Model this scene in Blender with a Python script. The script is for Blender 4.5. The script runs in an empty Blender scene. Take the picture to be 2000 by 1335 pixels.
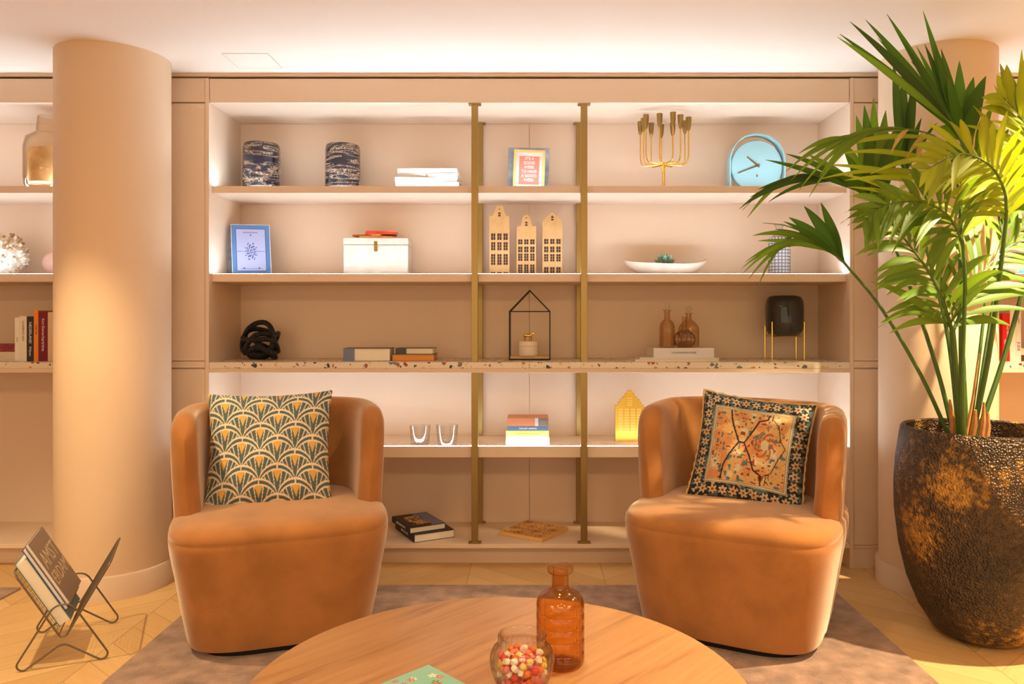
import bpy, bmesh, math, random
import numpy as np
from mathutils import Vector, Matrix
random.seed(7)
C = bpy.context.scene.collection
PI = math.pi

# ------------------------------------------------------------------ camera
F, VX, VY, H0 = 1500.0, 1034.0, 622.0, 1.182     # focal length in px, vanishing point, eye height
cam = bpy.data.cameras.new('camera'); co = bpy.data.objects.new('camera', cam); C.objects.link(co)
cam.sensor_width = 36; cam.lens = 36 * F / 2000
cam.shift_x = (1000 - VX) / 2000; cam.shift_y = (VY - 667.5) / 2000
co.location = (0, 0, H0); co.rotation_euler = (PI / 2, 0, 0)
bpy.context.scene.camera = co

# ------------------------------------------------------------------ view + world
vs = bpy.context.scene.view_settings
vs.view_transform = 'Standard'; vs.look = 'None'; vs.gamma = 1; vs.use_curve_mapping = False
vs.exposure = 0.72
w = bpy.data.worlds.new('world'); bpy.context.scene.world = w; w.use_nodes = True
bg = w.node_tree.nodes['Background']
bg.inputs[0].default_value = (1.0, 0.84, 0.60, 1); bg.inputs[1].default_value = 1.15

# downlights and added fill panels in the ceiling (x, y, watts, spot angle, blend, colour)
WARM = (1.0, 0.775, 0.46)
def spot(x, y, e, ang, blend, col=WARM, aim=None, rad=.02, z=2.33):
    l = bpy.data.lights.new('downlight', 'SPOT'); l.energy = e; l.spot_size = math.radians(ang)
    l.spot_blend = blend; l.color = col; l.shadow_soft_size = rad
    o = bpy.data.objects.new('downlight', l); C.objects.link(o); o.location = (x, y, z)
    a = Vector(aim if aim else (x, y, 0)); o.rotation_euler = (a - o.location).to_track_quat('-Z', 'Y').to_euler()
def panel(x, y, e, sx, sy, col=WARM):
    l = bpy.data.lights.new('fill_panel_light', 'AREA'); l.shape = 'RECTANGLE'; l.size = sx; l.size_y = sy
    l.energy = e; l.color = col
    o = bpy.data.objects.new('fill_panel_light', l); C.objects.link(o); o.location = (x, y, 2.32)
spot(-1.92, 2.40, 80, 88, .5)
spot(2.25, 2.42, 290, 96, .4, aim=(1.9, 2.5, 0))
spot(0.0, 1.9, 26, 120, .8, rad=.05)
for lx in (-2.4, 0, 2.4):  # added front fill, unseen behind the camera
    panel(lx, -0.6, 22, 1.2, .6)

# ------------------------------------------------------------------ helpers
def lin(c):
    c = [x / 255 if max(c) > 1 else x for x in c]
    return tuple((x / 12.92 if x <= .04045 else ((x + .055) / 1.055) ** 2.4) for x in c)
def at(px, py, Y): return Vector(((px - VX) * Y / F, Y, H0 - (py - VY) * Y / F))
def PX(px, Y): return (px - VX) * Y / F
def PZ(py, Y): return H0 - (py - VY) * Y / F

def mat(name, col, rough=.6, metal=0, bump=0, bscale=200, var=0, vscale=6, trans=0, ior=1.45, sheen=0, sheencol=(1, .8, .65),
        sheenr=.35, coat=0, emit=0, sss=0, attr=None, spec=.5):
    m = bpy.data.materials.new(name); m.use_nodes = True; nt = m.node_tree; p = nt.nodes['Principled BSDF']
    c = lin(col)
    p.inputs['Base Color'].default_value = (*c, 1); p.inputs['Roughness'].default_value = rough
    p.inputs['Metallic'].default_value = metal; p.inputs['IOR'].default_value = ior
    p.inputs['Transmission Weight'].default_value = trans
    p.inputs['Sheen Weight'].default_value = sheen; p.inputs['Sheen Tint'].default_value = (*sheencol, 1)
    p.inputs['Sheen Roughness'].default_value = sheenr; p.inputs['Coat Weight'].default_value = coat
    p.inputs['Specular IOR Level'].default_value = spec
    if emit:
        p.inputs['Emission Color'].default_value = (*c, 1); p.inputs['Emission Strength'].default_value = emit
    tc = nt.nodes.new('ShaderNodeTexCoord')
    src = None
    if attr:
        a = nt.nodes.new('ShaderNodeAttribute'); a.attribute_name = attr; src = a.outputs['Color']
        nt.links.new(src, p.inputs['Base Color'])
    if var:
        n = nt.nodes.new('ShaderNodeTexNoise'); n.inputs['Scale'].default_value = vscale; n.inputs['Detail'].default_value = 5
        nt.links.new(tc.outputs['Object'], n.inputs['Vector'])
        r = nt.nodes.new('ShaderNodeMapRange'); r.inputs[3].default_value = 1 - var; r.inputs[4].default_value = 1 + var
        r.inputs[1].default_value = .3; r.inputs[2].default_value = .7
        nt.links.new(n.outputs['Fac'], r.inputs[0])
        mx = nt.nodes.new('ShaderNodeMix'); mx.data_type = 'RGBA'; mx.blend_type = 'MULTIPLY'; mx.inputs[0].default_value = 1
        if src: nt.links.new(src, mx.inputs[6])
        else: mx.inputs[6].default_value = (*c, 1)
        nt.links.new(r.outputs[0], mx.inputs[7]); nt.links.new(mx.outputs[2], p.inputs['Base Color'])
    if bump:
        n = nt.nodes.new('ShaderNodeTexNoise'); n.inputs['Scale'].default_value = bscale; n.inputs['Detail'].default_value = 4
        nt.links.new(tc.outputs['Object'], n.inputs['Vector'])
        b = nt.nodes.new('ShaderNodeBump'); b.inputs['Strength'].default_value = bump; b.inputs['Distance'].default_value = .004
        nt.links.new(n.outputs['Fac'], b.inputs['Height']); nt.links.new(b.outputs[0], p.inputs['Normal'])
    return m

def glass_thin(name, col, gl=.5, edge=None, rough=.04):
    """thin-walled glass: clear tint (deeper where the wall is seen edge-on) mixed with a grazing gloss"""
    m = bpy.data.materials.new(name); m.use_nodes = True; nt = m.node_tree
    for n in list(nt.nodes): nt.nodes.remove(n)
    out = nt.nodes.new('ShaderNodeOutputMaterial'); t = nt.nodes.new('ShaderNodeBsdfTransparent')
    lw = nt.nodes.new('ShaderNodeLayerWeight'); lw.inputs[0].default_value = .5
    pw = nt.nodes.new('ShaderNodeMath'); pw.operation = 'POWER'; nt.links.new(lw.outputs['Facing'], pw.inputs[0]); pw.inputs[1].default_value = 3
    mc = nt.nodes.new('ShaderNodeMix'); mc.data_type = 'RGBA'; nt.links.new(pw.outputs[0], mc.inputs[0])
    mc.inputs[6].default_value = (*lin(col), 1); mc.inputs[7].default_value = (*lin(edge or col), 1); nt.links.new(mc.outputs[2], t.inputs[0])
    g = nt.nodes.new('ShaderNodeBsdfGlossy'); g.inputs['Roughness'].default_value = rough
    ml = nt.nodes.new('ShaderNodeMath'); ml.operation = 'MULTIPLY_ADD'; nt.links.new(pw.outputs[0], ml.inputs[0]); ml.inputs[1].default_value = gl; ml.inputs[2].default_value = .045
    mx = nt.nodes.new('ShaderNodeMixShader')
    nt.links.new(ml.outputs[0], mx.inputs[0]); nt.links.new(t.outputs[0], mx.inputs[1])
    nt.links.new(g.outputs[0], mx.inputs[2]); nt.links.new(mx.outputs[0], out.inputs[0])
    return m

class MB:
    def __init__(s): s.bm = bmesh.new(); s.mi = 0
    def face(s, vs):
        try:
            f = s.bm.faces.new(vs); f.material_index = s.mi; f.smooth = True; return f
        except ValueError: return None
    def box(s, x0, x1, y0, y1, z0, z1, M=None, bev=0):
        g = bmesh.ops.create_cube(s.bm, size=1)
        T = Matrix.Translation(((x0 + x1) / 2, (y0 + y1) / 2, (z0 + z1) / 2)) @ Matrix.Diagonal((abs(x1 - x0), abs(y1 - y0), abs(z1 - z0), 1))
        if M is not None: T = M @ T
        bmesh.ops.transform(s.bm, matrix=T, verts=g['verts'])
        fs = {f for v in g['verts'] for f in v.link_faces}
        for f in fs: f.material_index = s.mi
        if bev:
            es = list({e for v in g['verts'] for e in v.link_edges})
            r = bmesh.ops.bevel(s.bm, geom=es, offset=bev, segments=2, affect='EDGES', profile=.6)
            for f in r['faces']: f.material_index = s.mi
        return s
    def tube(s, pts, r, n=8, closed=False, caps=True):
        pts = [Vector(p) for p in pts]; N = len(pts); rings = []
        rr = r if isinstance(r, (list, tuple)) else [r] * N
        up = None
        for i, p in enumerate(pts):
            a = pts[(i - 1) % N] if (closed or i > 0) else p; b = pts[(i + 1) % N] if (closed or i < N - 1) else p
            t = (b - a).normalized() if (b - a).length > 1e-9 else Vector((0, 0, 1))
            if up is None:
                up = t.orthogonal().normalized()
            up = (up - t * up.dot(t));
            up = up.normalized() if up.length > 1e-6 else t.orthogonal().normalized()
            q = t.cross(up)
            rings.append([s.bm.verts.new(p + (up * math.cos(2 * PI * k / n) + q * math.sin(2 * PI * k / n)) * rr[i]) for k in range(n)])
        m = N if closed else N - 1
        for i in range(m):
            A, B = rings[i], rings[(i + 1) % N]
            for k in range(n): s.face((A[k], A[(k + 1) % n], B[(k + 1) % n], B[k]))
        if caps and not closed:
            s.face(rings[0][::-1]); s.face(rings[-1])
        return s
    def lathe(s, prof, n=40, c=(0, 0, 0), rib=0, nrib=0, M=None):
        """prof: list of (r, z); rib: relative radial ripple"""
        c = Vector(c); rings = []
        for (r, z) in prof:
            if r < 1e-6:
                v = s.bm.verts.new(((M @ (c + Vector((0, 0, z)))) if M else c + Vector((0, 0, z)))); rings.append([v]); continue
            ring = []
            for k in range(n):
                a = 2 * PI * k / n; q = r * (1 + (rib * math.cos(a * nrib) if rib else 0))
                p = c + Vector((q * math.cos(a), q * math.sin(a), z)); ring.append(s.bm.verts.new(M @ p if M else p))
            rings.append(ring)
        for A, B in zip(rings, rings[1:]):
            if len(A) == 1 and len(B) == 1: continue
            for k in range(n):
                if len(A) == 1: s.face((A[0], B[(k + 1) % n], B[k]))
                elif len(B) == 1: s.face((A[k], A[(k + 1) % n], B[0]))
                else: s.face((A[k], A[(k + 1) % n], B[(k + 1) % n], B[k]))
        return s
    def loft(s, rings, cap0=True, cap1=True, closed=True):
        R = [[s.bm.verts.new(p) for p in r] for r in rings]; n = len(R[0])
        for A, B in zip(R, R[1:]):
            for k in range(n if closed else n - 1): s.face((A[k], A[(k + 1) % n], B[(k + 1) % n], B[k]))
        if cap0: s.face(R[0][::-1])
        if cap1: s.face(R[-1])
        return s
    def prism(s, poly, y0, y1, M=None):
        """poly in (x, z), extruded along y"""
        a = [Vector((x, y0, z)) for x, z in poly]; b = [Vector((x, y1, z)) for x, z in poly]
        if M is not None: a = [M @ p for p in a]; b = [M @ p for p in b]
        A = [s.bm.verts.new(p) for p in a]; B = [s.bm.verts.new(p) for p in b]; n = len(poly)
        f1 = s.face(A); f2 = s.face(B[::-1])
        for k in range(n): s.face((A[(k + 1) % n], A[k], B[k], B[(k + 1) % n]))
        return s
    def build(s, name, mats, parent=None, smooth=None, bevel=0, sub=0, auto=35):
        bmesh.ops.recalc_face_normals(s.bm, faces=s.bm.faces)
        me = bpy.data.meshes.new(name); s.bm.to_mesh(me); s.bm.free()
        if not isinstance(mats, (list, tuple)): mats = [mats]
        for m in mats: me.materials.append(m)
        o = bpy.data.objects.new(name, me); C.objects.link(o)
        if parent: o.parent = parent
        ang = math.radians(auto)
        # sharp edges above the angle, smooth elsewhere
        bm = bmesh.new(); bm.from_mesh(me)
        for f in bm.faces: f.smooth = (smooth is not False)
        for e in bm.edges:
            if len(e.link_faces) == 2 and e.calc_face_angle(0) > ang and not sub: e.smooth = False
        bm.to_mesh(me); bm.free()
        if bevel:
            b = o.modifiers.new('bevel', 'BEVEL'); b.width = bevel; b.segments = 2; b.limit_method = 'ANGLE'; b.angle_limit = math.radians(40)
            b.harden_normals = False
        if sub:
            u = o.modifiers.new('sub', 'SUBSURF'); u.levels = sub; u.render_levels = sub
        return o

def thing(name, label, cat, loc=(0, 0, 0), rz=0, group=None, R=None):
    o = bpy.data.objects.new(name, None); C.objects.link(o); o.empty_display_size = .05
    o.location = loc
    if R is not None: o.rotation_euler = R.to_euler()
    else: o.rotation_euler = (0, 0, rz)
    o['label'] = label; o['category'] = cat
    if group: o['group'] = group
    return o
def tag(o, label, cat, group=None, loc=None):
    o['label'] = label; o['category'] = cat
    if group: o['group'] = group
    if loc is not None: o.location = loc
    return o
def struct(o): o['kind'] = 'structure'; return o
def cols(x, y, z): return Matrix((x, y, z)).transposed()
AX, AY, AZ = Vector((1, 0, 0)), Vector((0, 1, 0)), Vector((0, 0, 1))
def text(s, size, m, parent, loc, R, name='lettering', ext=.0003, sx=1, align='CENTER', lbl=None):
    cu = bpy.data.curves.new(name, 'FONT'); cu.body = s; cu.size = size; cu.align_x = align; cu.align_y = 'CENTER'
    cu.extrude = ext; cu.resolution_u = 2
    t = bpy.data.objects.new(name, cu); C.objects.link(t)
    dg = bpy.context.evaluated_depsgraph_get(); me = bpy.data.meshes.new_from_object(t.evaluated_get(dg))
    bpy.data.objects.remove(t); me.materials.clear(); me.materials.append(m)
    o = bpy.data.objects.new(name, me); C.objects.link(o)
    o.matrix_local = Matrix.Translation(loc) @ R.to_4x4() @ Matrix.Diagonal((sx, 1, 1, 1))
    o.parent = parent
    if lbl: o['label'] = lbl
    return o
def setcol(o, cols_):
    me = o.data; a = me.color_attributes.new('col', 'FLOAT_COLOR', 'POINT')
    arr = np.ones((len(me.vertices), 4), dtype=np.float32); arr[:, :3] = cols_
    a.data.foreach_set('color', arr.ravel())

# ------------------------------------------------------------------ materials
M = {}
M['paint'] = mat('painted_panel', (226, 200, 174), .5, bump=.02, bscale=60)
M['plaster'] = mat('column_plaster', (226, 198, 166), .6, bump=.12, bscale=25)
M['ceil'] = mat('ceiling_paint', (240, 228, 212), .8)
M['wallp'] = mat('wall_paint', (220, 190, 165), .7)
M['gap'] = mat('dark_gap', (70, 45, 30), .9)
M['brass'] = mat('brushed_brass', (158, 132, 80), .38, metal=1)
M['gold'] = mat('polished_gold', (240, 195, 95), .2, metal=1)
M['blackm'] = mat('black_metal', (28, 24, 22), .45, metal=.3)
M['dkwire'] = mat('dark_wire', (112, 98, 82), .45, metal=.5)
M['page'] = mat('book_pages', (238, 226, 200), .8, bump=.3, bscale=300)
M['white'] = mat('white_cover', (205, 200, 194), .45)
M['ink'] = mat('dark_ink', (60, 55, 60), .6)
M['whiteink'] = mat('white_ink', (245, 240, 235), .6)
M['velvet'] = mat('apricot_velvet', (168, 112, 62), .9, bump=.3, bscale=420, var=.16, vscale=7, sheen=1, sheencol=(1, .86, .70), sheenr=.36, spec=.15)
M['led'] = mat('led_strip', (216, 236, 255), .5, emit=46)
M['glassclear'] = glass_thin('clear_glass', (252, 253, 253), .45, (225, 228, 232))
M['glassrib'] = glass_thin('clear_jar_glass', (252, 251, 250), .9, (196, 190, 182))
M['amber'] = glass_thin('amber_glass', (248, 226, 180), .5, (200, 158, 94))
M['smoke'] = glass_thin('smoked_glass', (92, 92, 96), .45)
M['brownglass'] = glass_thin('brown_glass', (249, 238, 222), .8, (214, 188, 160))
M['lampgl'] = mat('downlight_glass', (255, 225, 180), .5, emit=4)

# ================================================================== ROOM
SX0, SX1 = -1.516, 1.516                 # inner faces of central alcove
YF, YI, YB = 3.633, 3.671, 4.034         # frame front, shelf fronts, back panel
ZC = 2.342

def floor_mat():
    m = bpy.data.materials.new('oak_chevron'); m.use_nodes = True; nt = m.node_tree; p = nt.nodes['Principled BSDF']
    N = nt.nodes.new; L = nt.links.new
    tc = N('ShaderNodeTexCoord'); sp = N('ShaderNodeSeparateXYZ'); L(tc.outputs['Object'], sp.inputs[0])
    def mth(op, a, b=None):
        n = N('ShaderNodeMath'); n.operation = op
        for i, v in enumerate((a, b)):
            if v is None: continue
            if isinstance(v, (int, float)): n.inputs[i].default_value = v
            else: L(v, n.inputs[i])
        return n.outputs[0]
    CW, PW = .62, .15
    u = mth('DIVIDE', mth('ADD', sp.outputs[0], 20.12), CW)
    tri = mth('PINGPONG', u, 1.0)
    v = mth('ADD', sp.outputs[1], mth('MULTIPLY', tri, CW * .85))
    k = mth('DIVIDE', mth('ADD', v, 20), PW)
    idx = mth('FLOOR', k); fr = mth('FRACT', k); cu = mth('FLOOR', u); cf = mth('FRACT', u)
    cb = N('ShaderNodeCombineXYZ'); L(idx, cb.inputs[0]); L(cu, cb.inputs[1])
    wn = N('ShaderNodeTexWhiteNoise'); L(cb.outputs[0], wn.inputs[0])
    # grain
    gv = N('ShaderNodeCombineXYZ'); L(mth('MULTIPLY', fr, 3), gv.inputs[0]); L(mth('MULTIPLY', sp.outputs[0], 3), gv.inputs[1]); L(mth('MULTIPLY', wn.outputs[0], 40), gv.inputs[2])
    gn = N('ShaderNodeTexNoise'); gn.inputs['Scale'].default_value = 3; gn.inputs['Detail'].default_value = 8; gn.inputs['Roughness'].default_value = .65
    L(gv.outputs[0], gn.inputs['Vector'])
    t = mth('ADD', mth('MULTIPLY', wn.outputs[0], .45), mth('MULTIPLY', gn.outputs['Fac'], .6))
    cr = N('ShaderNodeValToRGB'); L(t, cr.inputs[0])
    cr.color_ramp.elements[0].position = .15; cr.color_ramp.elements[0].color = (*lin((204, 160, 100)), 1)
    cr.color_ramp.elements[1].position = .85; cr.color_ramp.elements[1].color = (*lin((230, 192, 134)), 1)
    g1 = mth('LESS_THAN', mth('ABSOLUTE', mth('SUBTRACT', fr, .5)), .487)
    g2 = mth('LESS_THAN', mth('ABSOLUTE', mth('SUBTRACT', cf, .5)), .4965)
    gm = mth('ADD', mth('MULTIPLY', mth('MULTIPLY', g1, g2), .35), .65)
    mx = N('ShaderNodeMix'); mx.data_type = 'RGBA'; mx.blend_type = 'MULTIPLY'; mx.inputs[0].default_value = 1
    L(cr.outputs[0], mx.inputs[6]); L(gm, mx.inputs[7]); L(mx.outputs[2], p.inputs['Base Color'])
    p.inputs['Roughness'].default_value = .42
    return m
M['floor'] = floor_mat()
struct(MB().box(-4.6, 4.6, -3.2, 4.3, -.1, 0).build('floor', M['floor']))
struct(MB().box(-4.6, 4.6, -3.2, 4.3, ZC, ZC + .1).build('ceiling', M['ceil']))
struct(MB().box(-4.6, 4.6, 4.1, 4.25, 0, ZC).build('wall_back', M['wallp']))
struct(MB().box(-4.7, -4.6, -3.2, 4.25, 0, ZC).build('wall_left', M['wallp']))
struct(MB().box(4.6, 4.7, -3.2, 4.25, 0, ZC).build('wall_right', M['wallp']))
# front wall behind the camera: piers, sill and head round three tall windows
wf = MB()
wf.box(-4.6, 4.6, -3.3, -3.2, 0, .25).box(-4.6, 4.6, -3.3, -3.2, 2.2, ZC)
for a, b in ((-4.6, -4.3), (-1.7, -1.4), (1.4, 1.7), (4.3, 4.6)): wf.box(a, b, -3.3, -3.2, .25, 2.2)
struct(wf.build('wall_front', M['wallp']))
for i, (a, b) in enumerate(((-4.3, -1.7), (-1.4, 1.4), (1.7, 4.3))):
    wm = MB()
    for t in range(4):
        x = a + (b - a) * t / 3; wm.box(x - .02, x + .02, -3.27, -3.23, .25, 2.2)
    wm.box(a, b, -3.27, -3.23, 1.5, 1.54)
    struct(wm.build('window_%d' % (i + 1), M['blackm']))

# access hatch in the ceiling
hx0, hx1, hy0, hy1 = -1.345, -1.145, 3.359, 3.558
h = thing('ceiling_hatch', 'small square access hatch outlined in the white ceiling above the bookcase', 'hatch', ((hx0 + hx1) / 2, (hy0 + hy1) / 2, ZC))
wd, hd = (hx1 - hx0) / 2, (hy1 - hy0) / 2
MB().box(-wd, wd, -hd, hd, -.0015, 0).build('hatch_panel', M['ceil'], h)
fr = MB()
for s_ in (-1, 1):
    fr.box(s_ * wd - .0012, s_ * wd + .0012, -hd, hd, -.0018, 0); fr.box(-wd, wd, s_ * hd - .0012, s_ * hd + .0012, -.0018, 0)
fr.build('hatch_joint', mat('hatch_joint', (205, 185, 165), .8), h)

# columns
def column(side, x, y, r):
    c = struct(MB().lathe([(r, 0), (r, ZC)], 96, (x, y, 0)).build('column', M['plaster']))
    c['label'] = 'round plastered column at the %s of the bookcase' % side
    b = struct(MB().lathe([(r, 0), (r + .012, 0), (r + .012, .098), (r + .008, .104), (r, .104)], 96, (x, y, 0)).build('baseboard_%s' % side, M['paint']))
column('left', -1.854, 3.428, .2327)
column('right', 1.816, 3.425, .238)
# filler panels between column and side bookcases
struct(MB().box(-2.02, -1.72, 3.80, 3.82, 0, ZC).build('wall_left_niche', M['paint']))
struct(MB().box(1.72, 2.02, 3.80, 3.82, 0, ZC).build('wall_right_niche', M['paint']))
struct(MB().box(-4.6, 4.6, YF - .004, YF + .02, 2.327, ZC).build('trim_1', M['paint']))

# ================================================================== BOOKCASES
Z1, Z1b, Z2, Z2b = 1.816, 1.782, 1.397, 1.358
ZT, ZTb, ZTw = .976, .947, .9265
Z4, Z4b, Z5, Z5b = .572, .519, .115, .095
ZO = 2.204

def terrazzo():
    m = bpy.data.materials.new('terrazzo'); m.use_nodes = True; nt = m.node_tree; p = nt.nodes['Principled BSDF']
    N = nt.nodes.new; L = nt.links.new
    tc = N('ShaderNodeTexCoord')
    v = N('ShaderNodeTexVoronoi'); v.inputs['Scale'].default_value = 46; v.inputs['Randomness'].default_value = 1
    nz = N('ShaderNodeTexNoise'); nz.inputs['Scale'].default_value = 40
    ad = N('ShaderNodeMix'); ad.data_type = 'RGBA'; ad.blend_type = 'LINEAR_LIGHT'; ad.inputs[0].default_value = .010
    L(tc.outputs['Object'], nz.inputs['Vector']); L(tc.outputs['Object'], ad.inputs[6]); L(nz.outputs['Color'], ad.inputs[7])
    L(ad.outputs[2], v.inputs['Vector'])
    sep = N('ShaderNodeSeparateColor'); L(v.outputs['Color'], sep.inputs[0])
    # chip size depends on the cell
    thr = N('ShaderNodeMath'); thr.operation = 'MULTIPLY'; L(sep.outputs[1], thr.inputs[0]); thr.inputs[1].default_value = .62
    lt = N('ShaderNodeMath'); lt.operation = 'LESS_THAN'; L(v.outputs['Distance'], lt.inputs[0]); L(thr.outputs[0], lt.inputs[1])
    cr = N('ShaderNodeValToRGB'); cr.color_ramp.interpolation = 'CONSTANT'; L(sep.outputs[0], cr.inputs[0])
    E = cr.color_ramp.elements; E[0].position = 0; E[0].color = (*lin((40, 44, 60)), 1); E[1].position = .18; E[1].color = (*lin((205, 150, 60)), 1)
    for pos, c in ((.38, (150, 90, 60)), (.52, (190, 120, 70)), (.66, (110, 110, 100)), (.8, (215, 180, 130)), (.92, (150, 60, 30))):
        e = E.new(pos); e.color = (*lin(c), 1)
    mx = N('ShaderNodeMix'); mx.data_type = 'RGBA'; L(lt.outputs[0], mx.inputs[0]); mx.inputs[6].default_value = (*lin((228, 212, 188)), 1)
    L(cr.outputs[0], mx.inputs[7]); L(mx.outputs[2], p.inputs['Base Color']); p.inputs['Roughness'].default_value = .35
    return m
M['terrazzo'] = terrazzo()

def bookcase(label, x0, x1, mid=True, posts=(), stile=.019, seams=()):
    """alcove bookcase between inner faces x0..x1"""
    bc = thing('bookcase', label, 'bookcase', ((x0 + x1) / 2, YF, 0)); ox = (x0 + x1) / 2
    def B(n, m, *boxes, bev=.0015):
        b = MB()
        for q in boxes: b.box(q[0] - ox, q[1] - ox, q[2] - YF, q[3] - YF, q[4], q[5])
        return b.build(n, m, bc, bevel=bev)
    P = M['paint']
    xs = [x0] + list(seams) + [x1]
    for a, b in zip(xs, xs[1:]): B('back_panel', P, (a + (.0008 if a != x0 else 0), b - (.0008 if b != x1 else 0), YB, YB + .018, .0, ZO), bev=.0006)
    B('side_panel', P, (x0 - stile, x0, YF, YB + .018, 0, 2.32)); B('side_panel', P, (x1, x1 + stile, YF, YB + .018, 0, 2.32))
    B('header', P, (x0 + .002, x1 - .002, YF + .003, YF + .024, ZO, 2.318))
    B('top_panel', P, (x0, x1, YF + .024, YB, ZO, ZO + .02))
    def shelf(n, z, zb, yf, led=True, back=.0, up=.0007):
        sh = B(n, P, (x0, x1, yf, YB, zb, z))
        if led:
            b = MB(); b.box(x0 + .003 - ox, x1 - .003 - ox, yf + .004 + back - YF, yf + .019 + back - YF, z - .001, z + up)
            l = b.build('light_strip', M['led'], sh); l['label'] = 'glowing light strip along the front edge'
        return sh
    shelf('shelf', Z1, Z1b, YI, back=.012, up=.0003); shelf('shelf', Z2, Z2b, YI)
    B('shelf', P, (x0, x1, YF + .002, YB, ZTw, ZTb))
    if mid:
        sh = shelf('shelf', Z4, Z4b, YI)
    B('shelf', P, (x0, x1, YF + .004, YB, Z5b, Z5))
    B('plinth', P, (x0, x1, 3.717, 3.735, 0, Z5b))
    for z in ([Z2, Z4] if mid else [Z2]): B('back_lip', P, (x0, x1, YB - .006, YB, z, z + .012), bev=.001)
    for px_ in posts:
        for yy, wy in ((3.655, .014), (4.012, .012)):
            segs = [(Z5, Z4b if 1 else 0), (Z4, ZTw), (ZT, Z2b), (Z2, Z1b), (Z1, ZO)] if yy > 3.9 else [(Z5, ZTw), (ZT, ZO)]
            b = MB()
            for (a, c) in segs: b.box(px_ - .0155 - ox, px_ + .0155 - ox, yy - wy - YF, yy + wy - YF, a, c)
            post = b.build('post', M['brass'], bc, bevel=.001)
            for z, d in ((Z5, 1), (ZO, -1)):
                f = MB(); f.box(px_ - .03 - ox, px_ + .03 - ox, yy - wy - .003 - YF, yy + wy + .003 - YF, min(z, z + d * .007), max(z, z + d * .007))
                f.build('post_flange', M['brass'], post, bevel=.001)
    return bc
bookcase('large pale peach built-in bookcase with lit shelves and brass posts behind the armchairs', SX0, SX1, True, (-.2595, .2595), seams=(0.0,))
bookcase('built-in bookcase at the far left behind the magazine rack, cut by the photo edge', -3.6, -2.04, False)
bookcase('built-in bookcase at the far right behind the palm, cut by the photo edge', 2.04, 3.6, False)
tz = MB().box(SX0 + .001, -.0005, YF + .0005, YB, ZTb, ZT).build('terrazzo_top', M['terrazzo'], bevel=.0012)
tag(tz, 'left half of the speckled terrazzo slab across the central bookcase', 'countertop', 'terrazzo slabs')
tz = MB().box(.0005, SX1 - .001, YF + .0005, YB, ZTb, ZT).build('terrazzo_top', M['terrazzo'], bevel=.0012)
tag(tz, 'right half of the speckled terrazzo slab across the central bookcase', 'countertop', 'terrazzo slabs')
tz = MB().box(-3.6, -2.041, YF + .0005, YB, ZTb, ZT).build('terrazzo_top', M['terrazzo'], bevel=.0012)
tag(tz, 'terrazzo slab in the far left bookcase under the upright books', 'countertop', 'terrazzo slabs')
tz = MB().box(2.041, 3.6, YF + .0005, YB, ZTb, ZT).build('terrazzo_top', M['terrazzo'], bevel=.0012)
tag(tz, 'terrazzo slab in the far right bookcase under the red book', 'countertop', 'terrazzo slabs')

def tall_cabinet(label, x0, x1):
    c = thing('tall_cabinet', label, 'cabinet', ((x0 + x1) / 2, YF, 0)); hw = (x1 - x0) / 2
    MB().box(-hw, hw, .018, .38, 0, 2.32).build('cabinet_body', M['paint'], c)
    MB().box(-hw + .001, hw - .001, .002, .018, 2.207, 2.32).build('header', M['paint'], c, bevel=.001)
    MB().box(-hw + .001, hw - .001, .002, .018, .983, 2.200).build('door', M['paint'], c, bevel=.001)
    MB().box(-hw + .001, hw - .001, .002, .018, .950, .980).build('rail', M['paint'], c, bevel=.001)
    MB().box(-hw + .001, hw - .001, .002, .018, .112, .9435).build('door', M['paint'], c, bevel=.001)
    MB().box(-hw + .001, hw - .001, .002, .018, .096, .110).build('rail', M['paint'], c, bevel=.001)
    MB().box(-hw + .001, hw - .001, .006, .018, 0, .094).build('plinth', M['paint'], c, bevel=.001)
tall_cabinet('narrow tall cabinet between the left column and the bookcase', -1.715, -1.5355)
tall_cabinet('narrow tall cabinet between the bookcase and the right column', 1.5355, 1.70)

# ================================================================== RUGS
M['rug'] = mat('taupe_rug', (150, 120, 104), .95, bump=1, bscale=150, var=.42, vscale=14, sheen=.5, sheencol=(1, .85, .75), sheenr=.5)
o = MB().box(-1.38, 1.32, .2, 3.39, 0, .009).build('rug', M['rug'], bevel=.003)
tag(o, 'large taupe pile rug under the armchairs and round table', 'rug')
o = MB().box(-3.9, -2.222, 1.2, 3.36, 0, .009).build('rug', M['rug'], bevel=.003)
tag(o, 'corner of a second taupe rug at the far left photo edge', 'rug')
RUG = .009

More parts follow.
